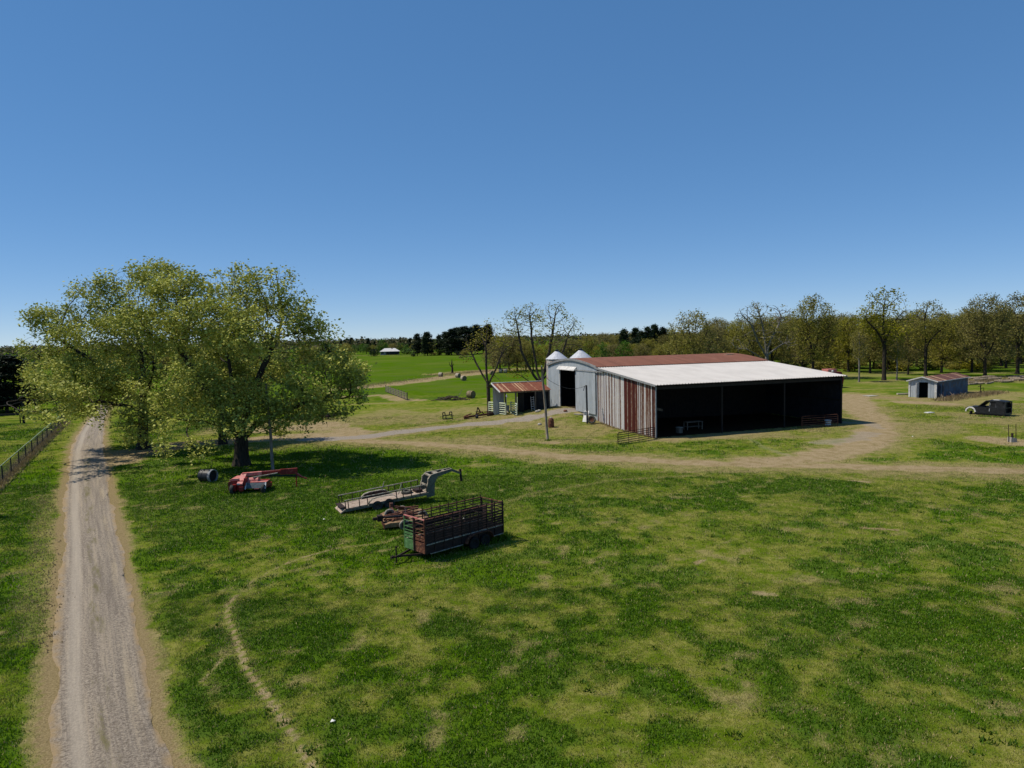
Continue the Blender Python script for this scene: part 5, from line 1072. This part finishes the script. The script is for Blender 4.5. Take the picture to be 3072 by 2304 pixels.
obj('sill_trim', MB().box((1.9, .02, .26), (3.4, .04, .07)), su, DARKM)
fd = MB(); pts = [(4.72, .34), (4.66, .62), (4.34, .86), (3.94, .86), (3.66, .66), (3.52, .34)]
for (xa, za), (xb, zb) in zip(pts, pts[1:]): fd.bar((xa, .03, za), (xb, .03, zb), .08, .16)
obj('white_fender', fd, su, WHITEP); obj('axle_stub', MB().box((4.2, -.3, .2), (.15, .5, .4)).tube([(4.2, -.05, .2), (4.2, -.05, .0)], .12, 8), su, BLACKI)
obj('tail_frame', MB().box((.0, -.12, .95), (.1, .2, 1.5)).box((.0, -WS+.12, .95), (.1, .2, 1.5)).box((.1, -WS/2, 1.66), (.1, WS-.4, .12)).box((.0, -WS/2, .25), (.1, WS-.3, .25)).box((.03, -WS/2, .95), (.05, WS-.4, .08)), su, BLACKP)
obj('tail_lamp', MB().box((-.06, -.12, .8), (.03, .12, .3)), su, DARKM); obj('tail_lamp', MB().box((-.06, -WS+.12, .8), (.03, .12, .3)), su, TRIMG); obj('seat', MB().box((2.2, -WS/2, .5), (.5, 1.4, .3)).bar((1.95, -WS/2, .6), (1.8, -WS/2, 1.2), 1.4, .14), su, BLACKI)

# ------------------------------------------------------------------ tractor by the barn end and combine behind
p0 = at_barn(LB+1.2, 3.0); t = thing('red_tractor', 'rusty red tractor parked against the shaded right end of the barn', 'tractor', p0, BROT+R_(90))
for y in (-.7, .7): wheel(t, (-.1, y, .75), .75, .36, TYRE, RUST); wheel(t, (2.1, y*.9, .4), .4, .2, TYRE, RUST)
obj('hood', MB().prism([(.6, .8), (.6, 1.45), (2.3, 1.4), (2.45, 1.2), (2.45, .7)], -.28, .28), t, REDP); obj('chassis', MB().box((1.0, 0, .7), (2.6, .4, .35)), t, RUSTD)
for y in (-.7, .7): obj('fender', MB().prism([(-.75, 1.1), (-.5, 1.55), (.3, 1.6), (.6, 1.2), (.55, 1.12), (.25, 1.48), (-.45, 1.45), (-.68, 1.05)], y-.2, y+.2), t, REDP)
obj('seat', MB().box((-.1, 0, 1.3), (.45, .5, .1)).box((-.32, 0, 1.55), (.08, .5, .45)), t, BLACKI); obj('steering_wheel', MB().lathe([(.17, -.015), (.2, -.015), (.2, .015), (.17, .015)], 16, MT(.45, 0, 1.75) @ MR(-30, 'Y'), close=True), t, BLACKI); obj('canopy', MB().box((.0, 0, 2.35), (1.1, 1.3, .07)), t, REDF)
obj('canopy_post', MB().bar((-.45, -.5, 1.4), (-.45, -.5, 2.33), .06).bar((-.45, .5, 1.4), (-.45, .5, 2.33), .06), t, REDP)
p0 = at(2484, 1112, 150); p0 = Vector((p0.x, 150, tz(p0.x, 150))); hz = at(2484, 1107, 150).z-p0.z
t = thing('red_combine', 'red harvester whose bleached top shows above the right slope of the white roof', 'harvester', p0, R_(10))
for y in (-1.2, 1.2): wheel(t, (-.9, y, .8), .8, .5, TYRE, REDP); wheel(t, (2.2, y, .5), .5, .3, TYRE, REDP)
obj('body', MB().prism([(-1.3, .9), (-1.3, 2.2), (-.5, hz-.6), (2.4, hz-.6), (3.0, 1.9), (2.8, .8)], -1.1, 1.1), t, REDP); obj('grain_tank', MB().box((.3, 0, hz-.3), (2.0, 2.2, .6)), t, REDF); obj('cab', MB().box((-1.0, 0, 2.5), (.9, 1.5, 1.4)), t, BLACKI); obj('beacon', MB().lathe([(.2, hz-.55), (.2, hz-.3), (.01, hz-.2)], 10, MT(.2, -1.25, 0)), t, WHITEP); obj('header', MB().box((-2.2, 0, .6), (.9, 4.2, .8)), t, REDP)

# ------------------------------------------------------------------ poles and cable
def pole(name, label, b0, top, r0, r1, extra=None):
    t = thing(name, label, 'utility pole', b0); d = top-b0
    pts = [d*k for k in (0, .2, .4, .6, .8, 1)]; pts[2] = pts[2]+Vector((.05, 0, 0)); pts[3] = pts[3]+Vector((.04, 0, 0)); pts[0] = Vector((0, 0, -.2))
    obj('shaft', MB().tube(pts, [r0+(r1-r0)*k/5 for k in range(6)], 10), t, POLEW, smooth=True); return t
b0 = G(1643, 1320); top = at(1625, 1100, b0.y); t = pole('utility_pole', 'leaning grey utility pole in the grass before the barn gable', b0, top, .17, .12)
obj('insulator', MB().lathe([(.01, 0), (.06, 0), (.07, .08), (.03, .14), (.01, .15)], 10, MT(*(top-b0)+Vector((0, 0, -.02)))if False else MT(*(top-b0))), t, TRIMG)
obj('bracket', MB().bar((top-b0)+Vector((0, 0, -.3)), (top-b0)+Vector((.35, .1, -.25)), .05), t, GREYW)
b2 = G(819, 1412); top2 = at(798, 1150, b2.y); t = pole('utility_pole', 'bent grey pole rising among the leaves of the great spreading oak', b2, top2, .15, .11)
obj('bracket', MB().bar((top2-b2)+Vector((0, 0, -.2)), (top2-b2)+Vector((.3, .1, -.2)), .05), t, GREYW)
b3 = Vector((-40.2, G(60, 1553).y, 0)); b3.z = tz(b3.x, b3.y); top3 = b3+Vector((-.2, 0, 7.6)); t = pole('utility_pole', 'utility pole standing in the verge just past the left edge, its shadow on the grass', b3, top3, .16, .12)
obj('crossarm', MB().bar((top3-b3)+Vector((0, -.7, -1.1)), (top3-b3)+Vector((0, .7, -1.1)), .1, .12), t, WOODG); obj('transformer', MB().lathe([(.01, 5.0), (.2, 5.0), (.22, 5.1), (.22, 5.7), (.01, 5.75)], 14, MT(-.1, .35, 0)), t, TRIMG)
q = at(1756, 1158, G(1762, 1262).y+1.2); s0 = top+Vector((0, 0, -.9)); pts = []
for k in range(13): f = k/12; p = s0.lerp(q, f); p.z -= 1.0*4*f*(1-f)*.9; pts.append(p)
tag(obj('cable', MB().tube(pts, .022, 5), None, GREYW), 'sagging cable from the leaning utility pole to the auger by the barn door', 'cable')

# ------------------------------------------------------------------ pipe fence along the road
FA = G(8, 1443); FB = G(191, 1266); dv = FB-FA; dv.z = 0; FL = dv.length; ud = dv/FL
fe = thing('pipe_fence', 'long pipe and wire fence with pale green top rail along the gravel road', 'fence', FA, 0)
st = FL/11.5; kk = range(-5, 18); tops = []; H_ = 1.42
pts = []
for k in kk:
    p = FA+ud*st*k; z = tz(p.x, p.y); q = Vector((p.x-FA.x, p.y-FA.y, z-FA.z)); pts.append(q)
    obj('post', MB().tube([q+Vector((0, 0, -.2)), q+Vector((0, 0, H_))], .055, 8), fe, DARKM)
obj('top_rail', MB().tube([q+Vector((0, 0, H_+.04)) for q in pts], .06, 8), fe, patchy('pale_green_pipe', alb(150, 168, 130), alb(120, 138, 104), 3))
b = MB()
for i in range(7): b.tube([q+Vector((0, 0, .12+i*.18)) for q in pts], .008, 3)
for k in range(int(st*22/.16)):
    f = k*.16; i = min(len(pts)-2, int(f/st)); q = pts[i].lerp(pts[i+1], f/st-i); b.bar(q+Vector((0, 0, .1)), q+Vector((0, 0, 1.25)), .008)
obj('wire_mesh', b, fe, GREYW)
# tall pole fence at the left edge
pa = G(72, 1270); lf = thing('pole_fence', 'tall dark pole fence with sagging wires at the left edge of the pasture', 'fence', pa, 0)
kx = pa.y/FPX
obj('post', MB().box((0, 0, 1.75), (.28, .28, 3.6)), lf, DARKW); obj('post', MB().box((-.78, .3, 1.4), (.12, .12, 2.8)), lf, DARKW); obj('post', MB().box((-5.2, .3, 1.75), (.26, .26, 3.6)), lf, DARKW)
obj('rail', MB().bar((.1, 0, 1.45), (-5.4, .2, 1.42), .2, .26), lf, DARKW); obj('top_wire', MB().tube([(0, 0, 3.5), (-1.7, 0, 3.05), (-3.5, 0, 2.85), (-5.3, 0, 3.0)], .05, 5).tube([(0, 0, 2.2), (-2, 0, 2.1), (-5.3, 0, 2.1)], .02, 4).tube([(0, 0, .9), (-2, 0, .8), (-5.3, 0, .8)], .02, 4).tube([(0, 0, .45), (-2, 0, .4), (-5.3, 0, .4)], .02, 4), lf, DARKW)
# ------------------------------------------------------------------ yard implements, bales, fences of the middle distance
p0 = G(1343, 1258); t = thing('bale_fork', 'dark steel bale fork frame standing on its back edge by the farm lane', 'implement', p0, R_(2)); s = .0472*1.0
k = p0.y/FPX*(200/2212)      # metres per crop pixel of the photograph
X = lambda px: (px-480)*k; Zc = lambda py: (665-py)*k
b = MB()
for a_, c_ in (((320, 660), (320, 440)), ((632, 660), (622, 420)), ((320, 650), (632, 640)), ((320, 535), (632, 515)), ((425, 655), (425, 540)), ((320, 440), (392, 440)), ((392, 440), (400, 530)), ((545, 425), (622, 420)), ((545, 425), (545, 520))): b.bar((X(a_[0]), 0, max(.04, Zc(a_[1]))), (X(c_[0]), .1, Zc(c_[1])), .13, .13)
obj('frame', b, t, BLACKP); obj('tine', MB().tube([(X(340), -.0, .4), (X(330), 1.3, .3)], .04, 6).tube([(X(610), 0, .4), (X(600), 1.3, .3)], .04, 6), t, RUSTD)
p0 = G(1392, 1258); t = thing('old_plough', 'long rusty plough frame with an A shaped hitch lying beside the farm lane', 'plough', p0, R_(8))
k = p0.y/FPX*(200/2212); X = lambda px: (px-1000)*k; Zc = lambda py: (650-py)*k
b = MB().bar((X(1000), 0, .28), (X(1400), .6, .42), .3, .28).bar((X(1380), .5, .42), (X(1810), 1.3, .5), .26, .26).bar((X(1000), .1, .4), (X(1270), 1.1, .7), .14, .14).bar((X(1400), .6, .6), (X(1640), 1.3, .9), .16, .16).bar((X(1640), 1.3, .9), (X(1720), 1.4, .4), .16, .16)
obj('frame', b, t, RUST); obj('hitch', MB().bar((X(1400), .3, .2), (X(1480), .6, 1.65), .12, .14).bar((X(1480), .6, 1.65), (X(1570), .9, .95), .12, .14).bar((X(1400), .4, 1.0), (X(1580), .8, 1.0), .1, .1), t, RUSTD)
obj('coulter', MB().lathe([(.01, -.12), (.3, -.2), (.34, 0), (.3, .2), (.01, .12)], 16, MT(X(1430), -.2, .32) @ MR(90, 'Y')), t, BLACKT); obj('share', MB().prism([(X(1000), .02), (X(1000), .3), (X(1180), .45), (X(1150), .1)], -.1, .1), t, RUST); obj('roller', MB().tube([(X(1840), 1.3, .42), (X(2120), 1.9, .48)], .38, 12), t, RUSTD); obj('tie_rod', MB().tube([(X(1720), 1.6, .8), (X(1960), 2.2, .85)], .07, 6), t, RUST)
def bale(label, px, py, r, rz, white=False, first=[None]):
    g = G(px, py)
    t = thing('hay_bale', label, 'hay bale', g, rz, 'round bales on the far pasture'); M = MT(0, 0, r*.94) @ MR(90, 'X')
    obj('bale_roll', MB().lathe([(r*.97, -r*.82), (r, -r*.7), (r*.985, -.2), (r, 0), (r*.985, .2), (r, r*.7), (r*.97, r*.82)], 24, M), t, HAYW if white else HAY, smooth=True)
    obj('bale_face', MB().lathe([(.01, -r*.84), (r*.5, -r*.8), (r*.97, -r*.82)], 24, M).lathe([(r*.97, r*.82), (r*.5, r*.8), (.01, r*.84)], 24, M), t, HAY, smooth=True)
for a_ in (('weathered round bale nearest the cattle shed, alone on the green', 1413, 1194, .78, .9, 0), ('round bale with pale net wrap, nearest of three by the bare dead tree', 1391, 1142, .75, .5, 1), ('pale wrapped round bale, middle one of three by the bare dead tree', 1374, 1133, .72, .9, 1), ('small looking round bale furthest left below the bare dead tree', 1322, 1130, .7, 1.2, 1),
           ('white ended round bale, left of the pair under the creek oaks', 1503, 1119, .72, 1.3, 1), ('white ended round bale, right of the pair under the creek oaks', 1517, 1119, .72, 1.3, 1), ('dark round bale beside the trunk of the oak at the cattle shed', 1476, 1125, .72, .4, 0)): bale(*a_)
p0 = G(1357, 1120); t = thing('dead_tree', 'leafless forked dead tree standing alone in the far pasture', 'tree', p0)
hgt = at(1357, 1078, p0.y).z-p0.z; obj('trunk', MB().tube([(0, 0, -.2), (.05, 0, hgt*.35), (-.1, 0, hgt*.65), (0, 0, hgt)], [.42, .34, .26, .1], 7, False).tube([(.0, 0, hgt*.4), (-.8, .1, hgt*.6), (-1.0, 0, hgt*.82)], [.2, .14, .05], 6, False).tube([(-.1, 0, hgt*.5), (.5, 0, hgt*.62), (.6, 0, hgt*.75)], [.14, .1, .04], 5, False), t, BARKD, smooth=True)
p0 = G(1352, 1200); t = thing('brush_pile', 'heap of dead branches on the green between the lane and the bales', 'brush pile', p0); b = MB(); q = random.Random(3)
for i in range(90):
    x = q.gauss(0, 1.7); y = q.gauss(0, .8); z = max(.05, q.random()*1.0*(1-abs(x)/4)); a_ = q.random()*6.28; l = q.uniform(.4, 1.4)
    b.tube([(x-math.cos(a_)*l, y-math.sin(a_)*l*.5, max(.03, z-q.random()*.3)), (x, y, z), (x+math.cos(a_)*l, y+math.sin(a_)*l*.5, z+q.uniform(-.2, .4))], [.05, .06, .02], 4)
obj('branches', b, t, BARK); obj('snag', MB().tube([(1.2, 0, .3), (2.0, .2, 1.4), (2.3, .2, 2.2)], [.07, .05, .02], 5), t, BARKG)
ca, cb2 = G(1158, 1176), G(1222, 1201); dv = cb2-ca; L = math.hypot(dv.x, dv.y); t = thing('board_fence', 'short run of grey board corral fence slanting across the middle pasture', 'fence', ca, math.atan2(dv.y, dv.x))
for i in range(9): x = L*i/8; obj('post', MB().box((x, 0, tz(ca.x+dv.x*i/8, ca.y+dv.y*i/8)-ca.z+.75), (.16, .16, 1.7)), t, WOODG)
for z in (.3, .65, 1.0, 1.35): obj('board', MB().bar((0, -.1, z), (L, -.1, z+dv.z), .04, .2), t, WOODG)
p0 = G(1228, 1200); o = obj('fallen_board', MB().bar((-.8, 0, .1), (.9, .2, .35), .25, .05), None, WOODG, M=MT(*p0)); tag(o, 'loose grey board lying past the low end of the corral fence', 'board')
# cow
p0 = G(1382, 1076); t = thing('cow', 'black cow grazing alone high on the far green pasture', 'cow', p0, R_(15))
body = MB().tube([(-.95, 0, 1.05), (-.8, 0, 1.1), (-.3, 0, 1.02), (.3, 0, 1.0), (.8, 0, 1.1), (1.05, 0, 1.0), (1.3, 0, .75), (1.5, 0, .4), (1.62, 0, .2)], [.12, .3, .38, .4, .34, .24, .18, .15, .08], 10)
for x, y in ((-.75, .2), (-.75, -.2), (.7, .2), (.7, -.2)): body.tube([(x, y, 1.0), (x-.04, y, .5), (x, y, .0)], [.16, .08, .07], 6)
body.tube([(-.98, 0, 1.2), (-1.1, 0, .8), (-1.08, 0, .4)], [.05, .03, .04], 5); body.tube([(1.42, .1, .52), (1.36, .3, .5)], [.05, .02], 4); body.tube([(1.42, -.1, .52), (1.36, -.3, .5)], [.05, .02], 4)
obj('cow_body', body, t, BLACKT, smooth=True)
# far house
p0 = G(1170, 1064); t = thing('house', 'low white roofed ranch house beyond the far green pasture', 'house', p0, R_(8)); w_ = 61/FPX*p0.y*.98
obj('wall', MB().box((0, 0, 1.4), (w_*.92, 8, 2.8)), t, patchy('pale_siding', alb(170, 168, 164), alb(150, 146, 142), .5))
obj('roof', MB().add([(-w_/2, -4.8, 2.7), (w_/2, -4.8, 2.7), (w_/2, 4.8, 2.7), (-w_/2, 4.8, 2.7), (-w_*.26, 0, 5.2), (w_*.26, 0, 5.2), (-w_/2, -4.8, 2.55), (w_/2, -4.8, 2.55), (w_/2, 4.8, 2.55), (-w_/2, 4.8, 2.55)], [(0, 1, 5, 4), (1, 2, 5), (2, 3, 4, 5), (3, 0, 4), (6, 7, 1, 0), (7, 8, 2, 1), (8, 9, 3, 2), (9, 6, 0, 3), (9, 8, 7, 6)]), t, TRIMW)
obj('porch', MB().box((w_*.12, -4.3, 1.2), (w_*.6, .6, 2.3)), t, DARKM)
for x in (-w_*.4, -w_*.33, w_*.44): obj('window', MB().box((x, -4.03, 1.5), (1.0, .06, 1.2)), t, BLACKI)
obj('chimney', MB().box((w_*.1, -.5, 5.0), (.8, .8, 1.4)), t, DARKM)
# log heap, scrap and weeds on the right
q = random.Random(9)
for i in range(26):
    px = 2868+i*8.6+q.uniform(-5, 5); py = 1152-(i*.55)+q.uniform(-12, 7); g = G(px, py); l = q.uniform(1.2, 3.4); r = q.uniform(.16, .36); a_ = q.uniform(-.5, .5)
    pts = [Vector((-l/2, 0, r*.8)), Vector((0, q.uniform(-.12, .12), r*.95)), Vector((l/2, 0, r*.8+q.uniform(0, .25)))]
    o = obj('rotten_log', MB().tube(pts, [r, r*q.uniform(.9, 1.1), r*q.uniform(.6, .9)], 9), None, STONE, M=MT(*g) @ Matrix.Rotation(a_, 4, 'Z')); tag(o, 'pale rotten log in the long heap right of the small shed', 'log', 'logs of the heap by the shed')
p0 = G(2942, 1184); t = thing('rusty_cultivator', 'rusty cultivator with an upright mast in the dry weeds right of the small shed', 'cultivator', p0, R_(5))
obj('mast', MB().bar((0, 0, 0), (-.06, 0, 1.75), .12, .1).bar((-.5, 0, 1.5), (.1, 0, 1.62), .1, .1).bar((-.0, 0, 1.1), (.55, 0, 1.25), .07).bar((.55, 0, 1.25), (.6, 0, .6), .06), t, RUSTD); obj('toolbar', MB().bar((-2.4, 0, .28), (.2, 0, .5), .14, .14), t, RUSTD); 
for x in (-2.2, -1.7, -1.2, -.7): obj('tine', MB().tube([(x, 0, .45), (x+.25, .1, .5), (x+.1, .0, .02)], .04, 5), t, RUSTD)
obj('wheel', MB().lathe([(.34, -.04), (.38, -.04), (.38, .04), (.34, .04)], 18, MT(.5, .2, .36) @ MR(90, 'X'), close=True), t, RUSTD)
for i, (px, py, s_) in enumerate(((2830, 1199, .7), (2846, 1196, .6), (2862, 1194, .8), (2876, 1192, .55), (2890, 1190, .6))):
    g = G(px, py); b = MB(); 
    for _ in range(7): a_ = q.random()*6.28; b.tube([(0, 0, 0), (math.cos(a_)*.3*s_, math.sin(a_)*.3*s_, .6*s_), (math.cos(a_)*.9*s_, math.sin(a_)*.9*s_, q.uniform(.3, 1.5)*s_)], [.06, .05, .02], 4)
    o = obj('scrap_iron', b, None, RUST if i % 2 else STONE, M=MT(*g)); tag(o, 'tangle of bent scrap along the shaded wall of the small shed', 'scrap', 'scrap along the small shed')
def slab(name, label, cat, px, py, a_, b_, h, m, rz=0): o = obj(name, MB().box((0, 0, h/2+.02), (a_, b_, h)), None, m, M=MT(*G(px, py)) @ Matrix.Rotation(rz, 4, 'Z')); tag(o, label, cat)
slab('white_sheet', 'white flat sheet lying on the bare ground before the black truck body', 'sheet', 2788, 1239, 1.1, .8, .1, WHITEP, .2); slab('pale_sheet', 'pale sheet lying on the dirt between the barn and the small shed', 'sheet', 2612, 1188, 2.2, 1.6, .06, CONC, .3); slab('pale_plank', 'pale plank lying in the dirt just left of the small shed', 'plank', 2712, 1184, 2.4, .7, .25, WOODP, -.1)
for px, py, lab in ((1391, 1560, 'white paper scrap in the grass right of the red mower'), (972, 1562, 'white rag in the grass left of the rotary mower'), (998, 2172, 'white scrap in the near grass beside the worn footpath'), (2738, 1312, 'white scrap in the grass below the white flat sheet')):
    b = MB().add([(-.07, -.03, .03), (.06, -.05, .07), (.09, .05, .04), (-.04, .07, .08), (.01, .01, .10)], [(0, 1, 4), (1, 2, 4), (2, 3, 4), (3, 0, 4)]); o = obj('litter', b, None, WHITEP, M=MT(*G(px, py)+Vector((0, 0, .05)))); tag(o, lab, 'litter')
p0 = G(3036, 1326); t = thing('well_head', 'small white concrete well head between two thin posts on bare soil at the right', 'well', p0); k = p0.y/FPX
obj('well_block', MB().prism([(-.28, -.05), (-.28, .55), (.3, .42), (.34, -.05)], -.3, .3), t, CONC); obj('pipe', MB().tube([(-.02, 0, .5), (.02, 0, .95)], .1, 8), t, RUSTD)
for x, h in ((-.36, 1.85), (.42, 1.9)): obj('post', MB().tube([(x, 0, -.1), (x+.02, .1, h)], .035, 6), t, RUSTD)
# scrap beams beyond the great oak
q = random.Random(12)
for i in range(9):
    g = G(895+i*14+q.uniform(-6, 6), 1262-i*.8+q.uniform(-4, 4)); l = q.uniform(2.0, 5); a_ = q.uniform(-.25, .25)
    o = obj('scrap_beam', MB().bar((-l/2, 0, .3+.18*(i % 3)), (l/2, q.uniform(-.3, .3), .35+.2*(i % 3)), .35, .3), None, RUSTD if i % 3 else DARKW, M=MT(*g) @ Matrix.Rotation(a_, 4, 'Z')); tag(o, 'dark old beam in the scrap heap seen under the branches of the great oak', 'beam', 'beams of the scrap heap')
# ------------------------------------------------------------------ dry weeds and dead leaves: one mass each
def weeds(name, spots, size, cols, seed):
    rs = np.random.default_rng(seed); V = []; C = []
    for px0, py0, px1, py1, n, rad, h in spots:
        a = G(px0, py0); b = G(px1, py1); t = rs.random(n)[:, None]; A = np.array(a)[None]*(1-t)+np.array(b)[None]*t; A[:, :2] += rs.normal(0, rad, (n, 2)); A[:, 2] = terrain(A[:, 0], A[:, 1])
        d = rs.normal(0, .35, (n, 2))*h; w_ = size*(.6+rs.random(n)); an = rs.random(n)*6.28; o = np.stack([np.cos(an)*w_, np.sin(an)*w_, 0*an], 1); tp = A+np.concatenate([d, (h*(.4+.7*rs.random(n)))[:, None]], 1)
        V.append(np.stack([A-o, A+o, tp], 1).reshape(-1, 3)); r = rs.random((n, 1)); C.append(np.repeat(np.array(cols[0][:3])*(1-r)+np.array(cols[1][:3])*r, 3, 0))
    V = np.concatenate(V); tag(obj(name, np_mesh(name, V, np.arange(len(V)).reshape(-1, 3), BLADE, {'tint': np.concatenate(C)})), kind='stuff')
weeds('dry_weeds', [(-40, 1490, 200, 1266, 5200, .35, .32), (2820, 1203, 3000, 1178, 2600, .8, .7), (2860, 1150, 3072, 1140, 2600, 1.6, .6), (1290, 1128, 1480, 1112, 1800, 3.0, .6), (1040, 1165, 1290, 1134, 1500, 2.5, .5), (1000, 1068, 1480, 1062, 1600, 5, 1.2), (1800, 1268, 1975, 1318, 500, .15, .25), (130, 1450, 120, 1950, 1500, .5, .12)], .035, (alb(168, 148, 108), alb(128, 112, 80)), 5)

spots = []; q = random.Random(21)
for i in range(170):
    px = q.uniform(420, 3050); py = q.uniform(1480, 2290)
    if px < 600: px += 200
    spots.append((px, py, px+q.uniform(4, 20), py+q.uniform(-3, 3), 22, .12, q.uniform(.10, .2)))
weeds('weed_clumps', spots, .03, (alb(52, 84, 8), alb(88, 120, 24)), 8)

weeds('tall_grass', [(1240, 1668, 1440, 1634, 1300, .22, .36), (1400, 1644, 1525, 1612, 1000, .25, .42), (1050, 1536, 1180, 1512, 500, .3, .3), (1150, 1605, 1235, 1602, 420, .2, .3), (670, 1492, 800, 1490, 520, .25, .28), (600, 1450, 660, 1450, 220, .2, .25), (2920, 1248, 3020, 1254, 260, .4, .25), (1640, 1322, 1648, 1322, 60, .15, .3)], .035, (alb(62, 98, 8), alb(104, 136, 26)), 9)
